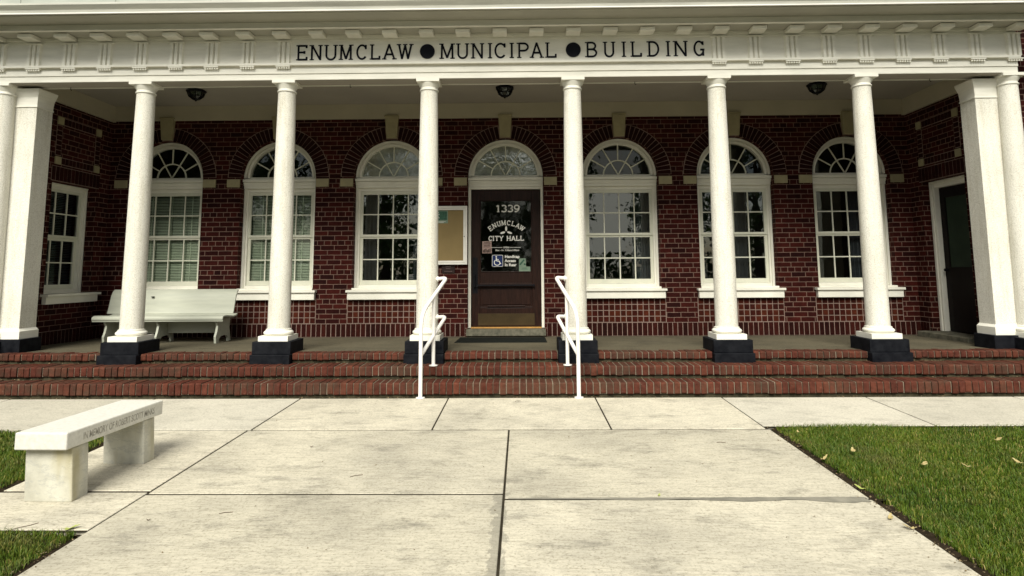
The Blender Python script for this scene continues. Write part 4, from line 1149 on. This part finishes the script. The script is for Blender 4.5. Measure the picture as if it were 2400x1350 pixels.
blades('lawn_grass', [(2.52,4.0,-5.2,-1.925,22000),(4.0,5.6,-4.2,-1.925,17000),(4.0,7.5,-6.5,-4.2,3500),(5.6,7.5,-4.2,-1.94,4500),(2.53,4.0,-7.5,-5.2,4000)], 0,
       'green mown lawn right of the walkway with a dark soil edge')
blades('lawn_grass', [(-5.4,-3.30,-4.6,-2.04,16000),(-3.3,-2.27,-5.4,-4.195,22000),(-7.5,-5.4,-4.6,-2.03,3000),(-6,-3.3,-6.5,-4.6,3000)], 0,
       'green mown lawn left of the walkway behind the marble bench')

# ------------------------------------------------------------------ fallen leaves and twigs
def leaf(x, y, s, mat, label, group, rot, curl, zoff=.0, name='fallen_leaf'):
    pts = []
    n = 30
    for i in range(n):
        a = 2*math.pi*i/n; r = s*(.42+.34*abs(math.cos(2.5*a))+.12*math.cos(a))
        pts.append((r*math.cos(a)*1.15, r*math.sin(a)*.62*(1+.3*math.sin(3*a+rot))))
    m = MB(); z0 = gz(y)+zoff
    def P(p):
        q = (p[0]*math.cos(rot)-p[1]*math.sin(rot), p[0]*math.sin(rot)+p[1]*math.cos(rot))
        d2 = (p[0]**2*.6+p[1]**2)/s**2
        return (x+q[0], y+q[1], z0+.004+curl*s*d2*.8+.12*s*math.sin(3*p[0]/s))
    v = [P((0,0))]+[P(p) for p in pts]
    vv = v+[(a_,b_,c_-.0012) for a_,b_,c_ in v]; k = n+1
    f = [(0,1+i,1+(i+1)%n) for i in range(n)]+[(k,k+1+(i+1)%n,k+1+i) for i in range(n)]+[(1+i,k+1+i,k+1+(i+1)%n,1+(i+1)%n) for i in range(n)]
    m.add(v and vv, f)
    T = m
    o = MB(); o.v = [(p[0]-x,p[1]-y,p[2]-z0) for p in m.v]; o.f = m.f
    ob = o.build(name, mat, smooth=True); ob.location = (x,y,z0)
    st = MB().tube([(0,0,.004),(s*.5*math.cos(rot+3),s*.5*math.sin(rot+3),.006),(s*1.0*math.cos(rot+3.2),s*1.0*math.sin(rot+3.2),.012)], .0012, 5).build('leaf_stem', mat)
    st.parent = ob
    return tag(ob, label, 'leaf', group)
LG = 'fallen leaves around the lawn edge'
LV = [(2.515,-2.93,.055,'dryleaf','curled pale leaf standing on the soil edge near the lawn corner',.4,1.1,.0),
 (2.79,-2.82,.060,'dryleaf','brownish cream leaf on the grass a step in from the walkway edge',1.2,.5,.03),
 (2.455,-3.565,.055,'greenleaf','yellow-green leaf on the lawn edge at the cracked cross joint',2.2,.5,.012),
 (2.385,-4.03,.050,'dryleaf','upper pale leaf of the pair lying on the walkway by the lower lawn edge',.9,.7,.004),
 (2.415,-4.17,.055,'dryleaf','lower pale leaf of the pair lying on the walkway by the lower lawn edge',2.9,.6,.006),
 (4.11,-2.52,.065,'dryleaf','pale leaf at the back of the right lawn by the picture edge',.2,.4,.03),
 (3.83,-3.10,.060,'dryleaf','bright cream leaf near the right edge on the middle of the lawn',1.8,.6,.03),
 (3.14,-3.13,.060,'dryleaf','tan leaf lying in the thin grass in the middle of the right lawn',.6,.3,.03),
 (3.40,-3.19,.045,'dryleaf','small white-ish leaf on the right lawn beside the tan one',2.4,.8,.03),
 (-2.33,-4.165,.070,'greenleaf','yellow-green leaf lying on the left lawn corner by the bench pad',.3,.4,.0),
 (-1.466,-2.59,.022,'brownleaf','small brown curled leaf on the walkway near the bench far end',.8,.6,.001),
 (-1.948,-4.05,.020,'brownleaf','tiny dark leaf on the walkway in the left foreground',.1,.6,.001),
 (1.126,-3.66,.026,'greenleaf','tiny green leaf on the cross joint right of the centre line',1.1,.5,.002),
 (2.60,-2.28,.035,'dryleaf','small pale leaf at the back corner of the right lawn',1.4,.6,.03)]
for (x,y,s,mt,lb,rt,cl,zo) in LV: leaf(x,y,s*.66,M[mt],lb,LG,rt,cl*1.8,zo)
def twig(x, y, l, a, label):
    ob = MB().tube([(-l/2,0,.003),(-.1*l,.04*l,.006),(l*.2,.0,.005),(l/2,.05*l,.003)], .0018, 5).build('twig', M['brownleaf'])
    ob.location = (x,y,gz(y)); ob.rotation_euler = (0,0,a); return tag(ob, label, 'twig', 'twigs on the walkway')
twig(-1.54,-3.94,.08,.3,'short dark twig lying on the left half of the walkway')
twig(-.92,-3.28,.09,.5,'bent twig on the walkway left of the centre joint')
twig(-2.62,-4.15,.16,.9,'long twig on the bench pad beside the left lawn')
twig(1.885,-2.48,.07,-.2,'dark twig on the far right slab of the walkway')
twig(.2,-.93,.06,.2,'small twig on the slab at the foot of the steps')

# ------------------------------------------------------------------ street trees across the way (seen in the window reflections)
def tree(x, y, h, cr, label, seed):
    rs = np.random.default_rng(seed); z0 = -.25
    T = thing('street_tree', (x,y,z0), label, 'tree', 'street trees opposite the building')
    tr = MB().tube([(x,y,z0),(x+.05,y,z0+h*.2),(x-.05,y+.1,z0+h*.45),(x,y,z0+h*.8)], [.28,.22,.16,.05], 10)
    for k in range(6):
        a = k*1.05+seed; tr.tube([(x,y,z0+h*(.28+.06*k)),(x+cr*.4*math.cos(a),y+cr*.4*math.sin(a),z0+h*(.42+.06*k)),(x+cr*.75*math.cos(a),y+cr*.75*math.sin(a),z0+h*(.52+.06*k))], [.10,.06,.02], 7)
    tr.build('trunk', M['bark'], T, smooth=True)
    nc = 70; cen = []
    while len(cen) < nc:
        p = rs.uniform(-1,1,3)
        if .25 < np.linalg.norm(p) < 1: cen.append(p*np.array([cr,cr,h*.40])+np.array([x,y,z0+h*.57]))
    n = 8500; ci = rs.integers(0,nc,n); c = np.array(cen)[ci]+rs.normal(0,.42,(n,3))*np.array([1,1,.7])
    u = rs.normal(0,1,(n,3)); u /= np.linalg.norm(u,axis=1)[:,None]; v_ = np.cross(u, rs.normal(0,1,(n,3))); v_ /= np.linalg.norm(v_,axis=1)[:,None]
    s = rs.uniform(.07,.15,n)[:,None]
    V = np.stack([c-u*s, c+v_*s*.6, c+u*s, c-v_*s*.6],1).reshape(-1,3)
    m = MB(); m.v = [tuple(p) for p in V]; m.f = [(4*i,4*i+1,4*i+2,4*i+3) for i in range(n)]
    off = Vector((x,y,z0)); me = bpy.data.meshes.new('crown'); me.from_pydata([tuple(Vector(p)-off) for p in m.v], [], m.f); me.materials.append(M['treeleaf'])
    o = bpy.data.objects.new('crown', me); COL.objects.link(o); o.parent = T
for i, (x,y,h,cr,lb) in enumerate([(-7.2,-22,10.5,3.6,'dense street tree opposite the window left of the notice case'),(-1.8,-25,9.5,2.9,'street tree opposite the left half of the entrance door'),
     (2.3,-23,9.0,1.9,'slim street tree opposite the left half of the window right of the door'),(8.9,-26,9.5,1.9,'slim street tree set back opposite the right half of the window right of the door'),
     (13.0,-22,11,3.7,'dense street tree opposite the second window right of the door'),(19.5,-23,11,3.9,'tall street tree beyond the right end of the porch'),
     (-14,-23,10.5,3.5,'dense street tree opposite the white wooden bench'),(-21,-23,11,3.7,'tall street tree beyond the left end of the porch')]):
    tree(x,y,h,cr,lb,40+i)
hg = MB(); rs = np.random.default_rng(5); n = 9000
HG = thing('hedge', (0,-33,-.25), 'long dark hedge across the road behind the street trees', 'hedge')
for _ in range(n):
    x, y, z = rs.uniform(-34,34), -33+rs.normal(0,.35), -.25+rs.uniform(0,1)**.7*(2.6+.5*math.sin(_*.01))
    u = rs.normal(0,1,3); u /= np.linalg.norm(u); v_ = np.cross(u, rs.normal(0,1,3)); v_ /= np.linalg.norm(v_); q = rs.uniform(.14,.26); p = np.array([x,y,z])
    hg.add([p-u*q,p+v_*q*.6,p+u*q,p-v_*q*.6], [(0,1,2,3)])
hg.build('foliage', M['treeleaf'], HG)
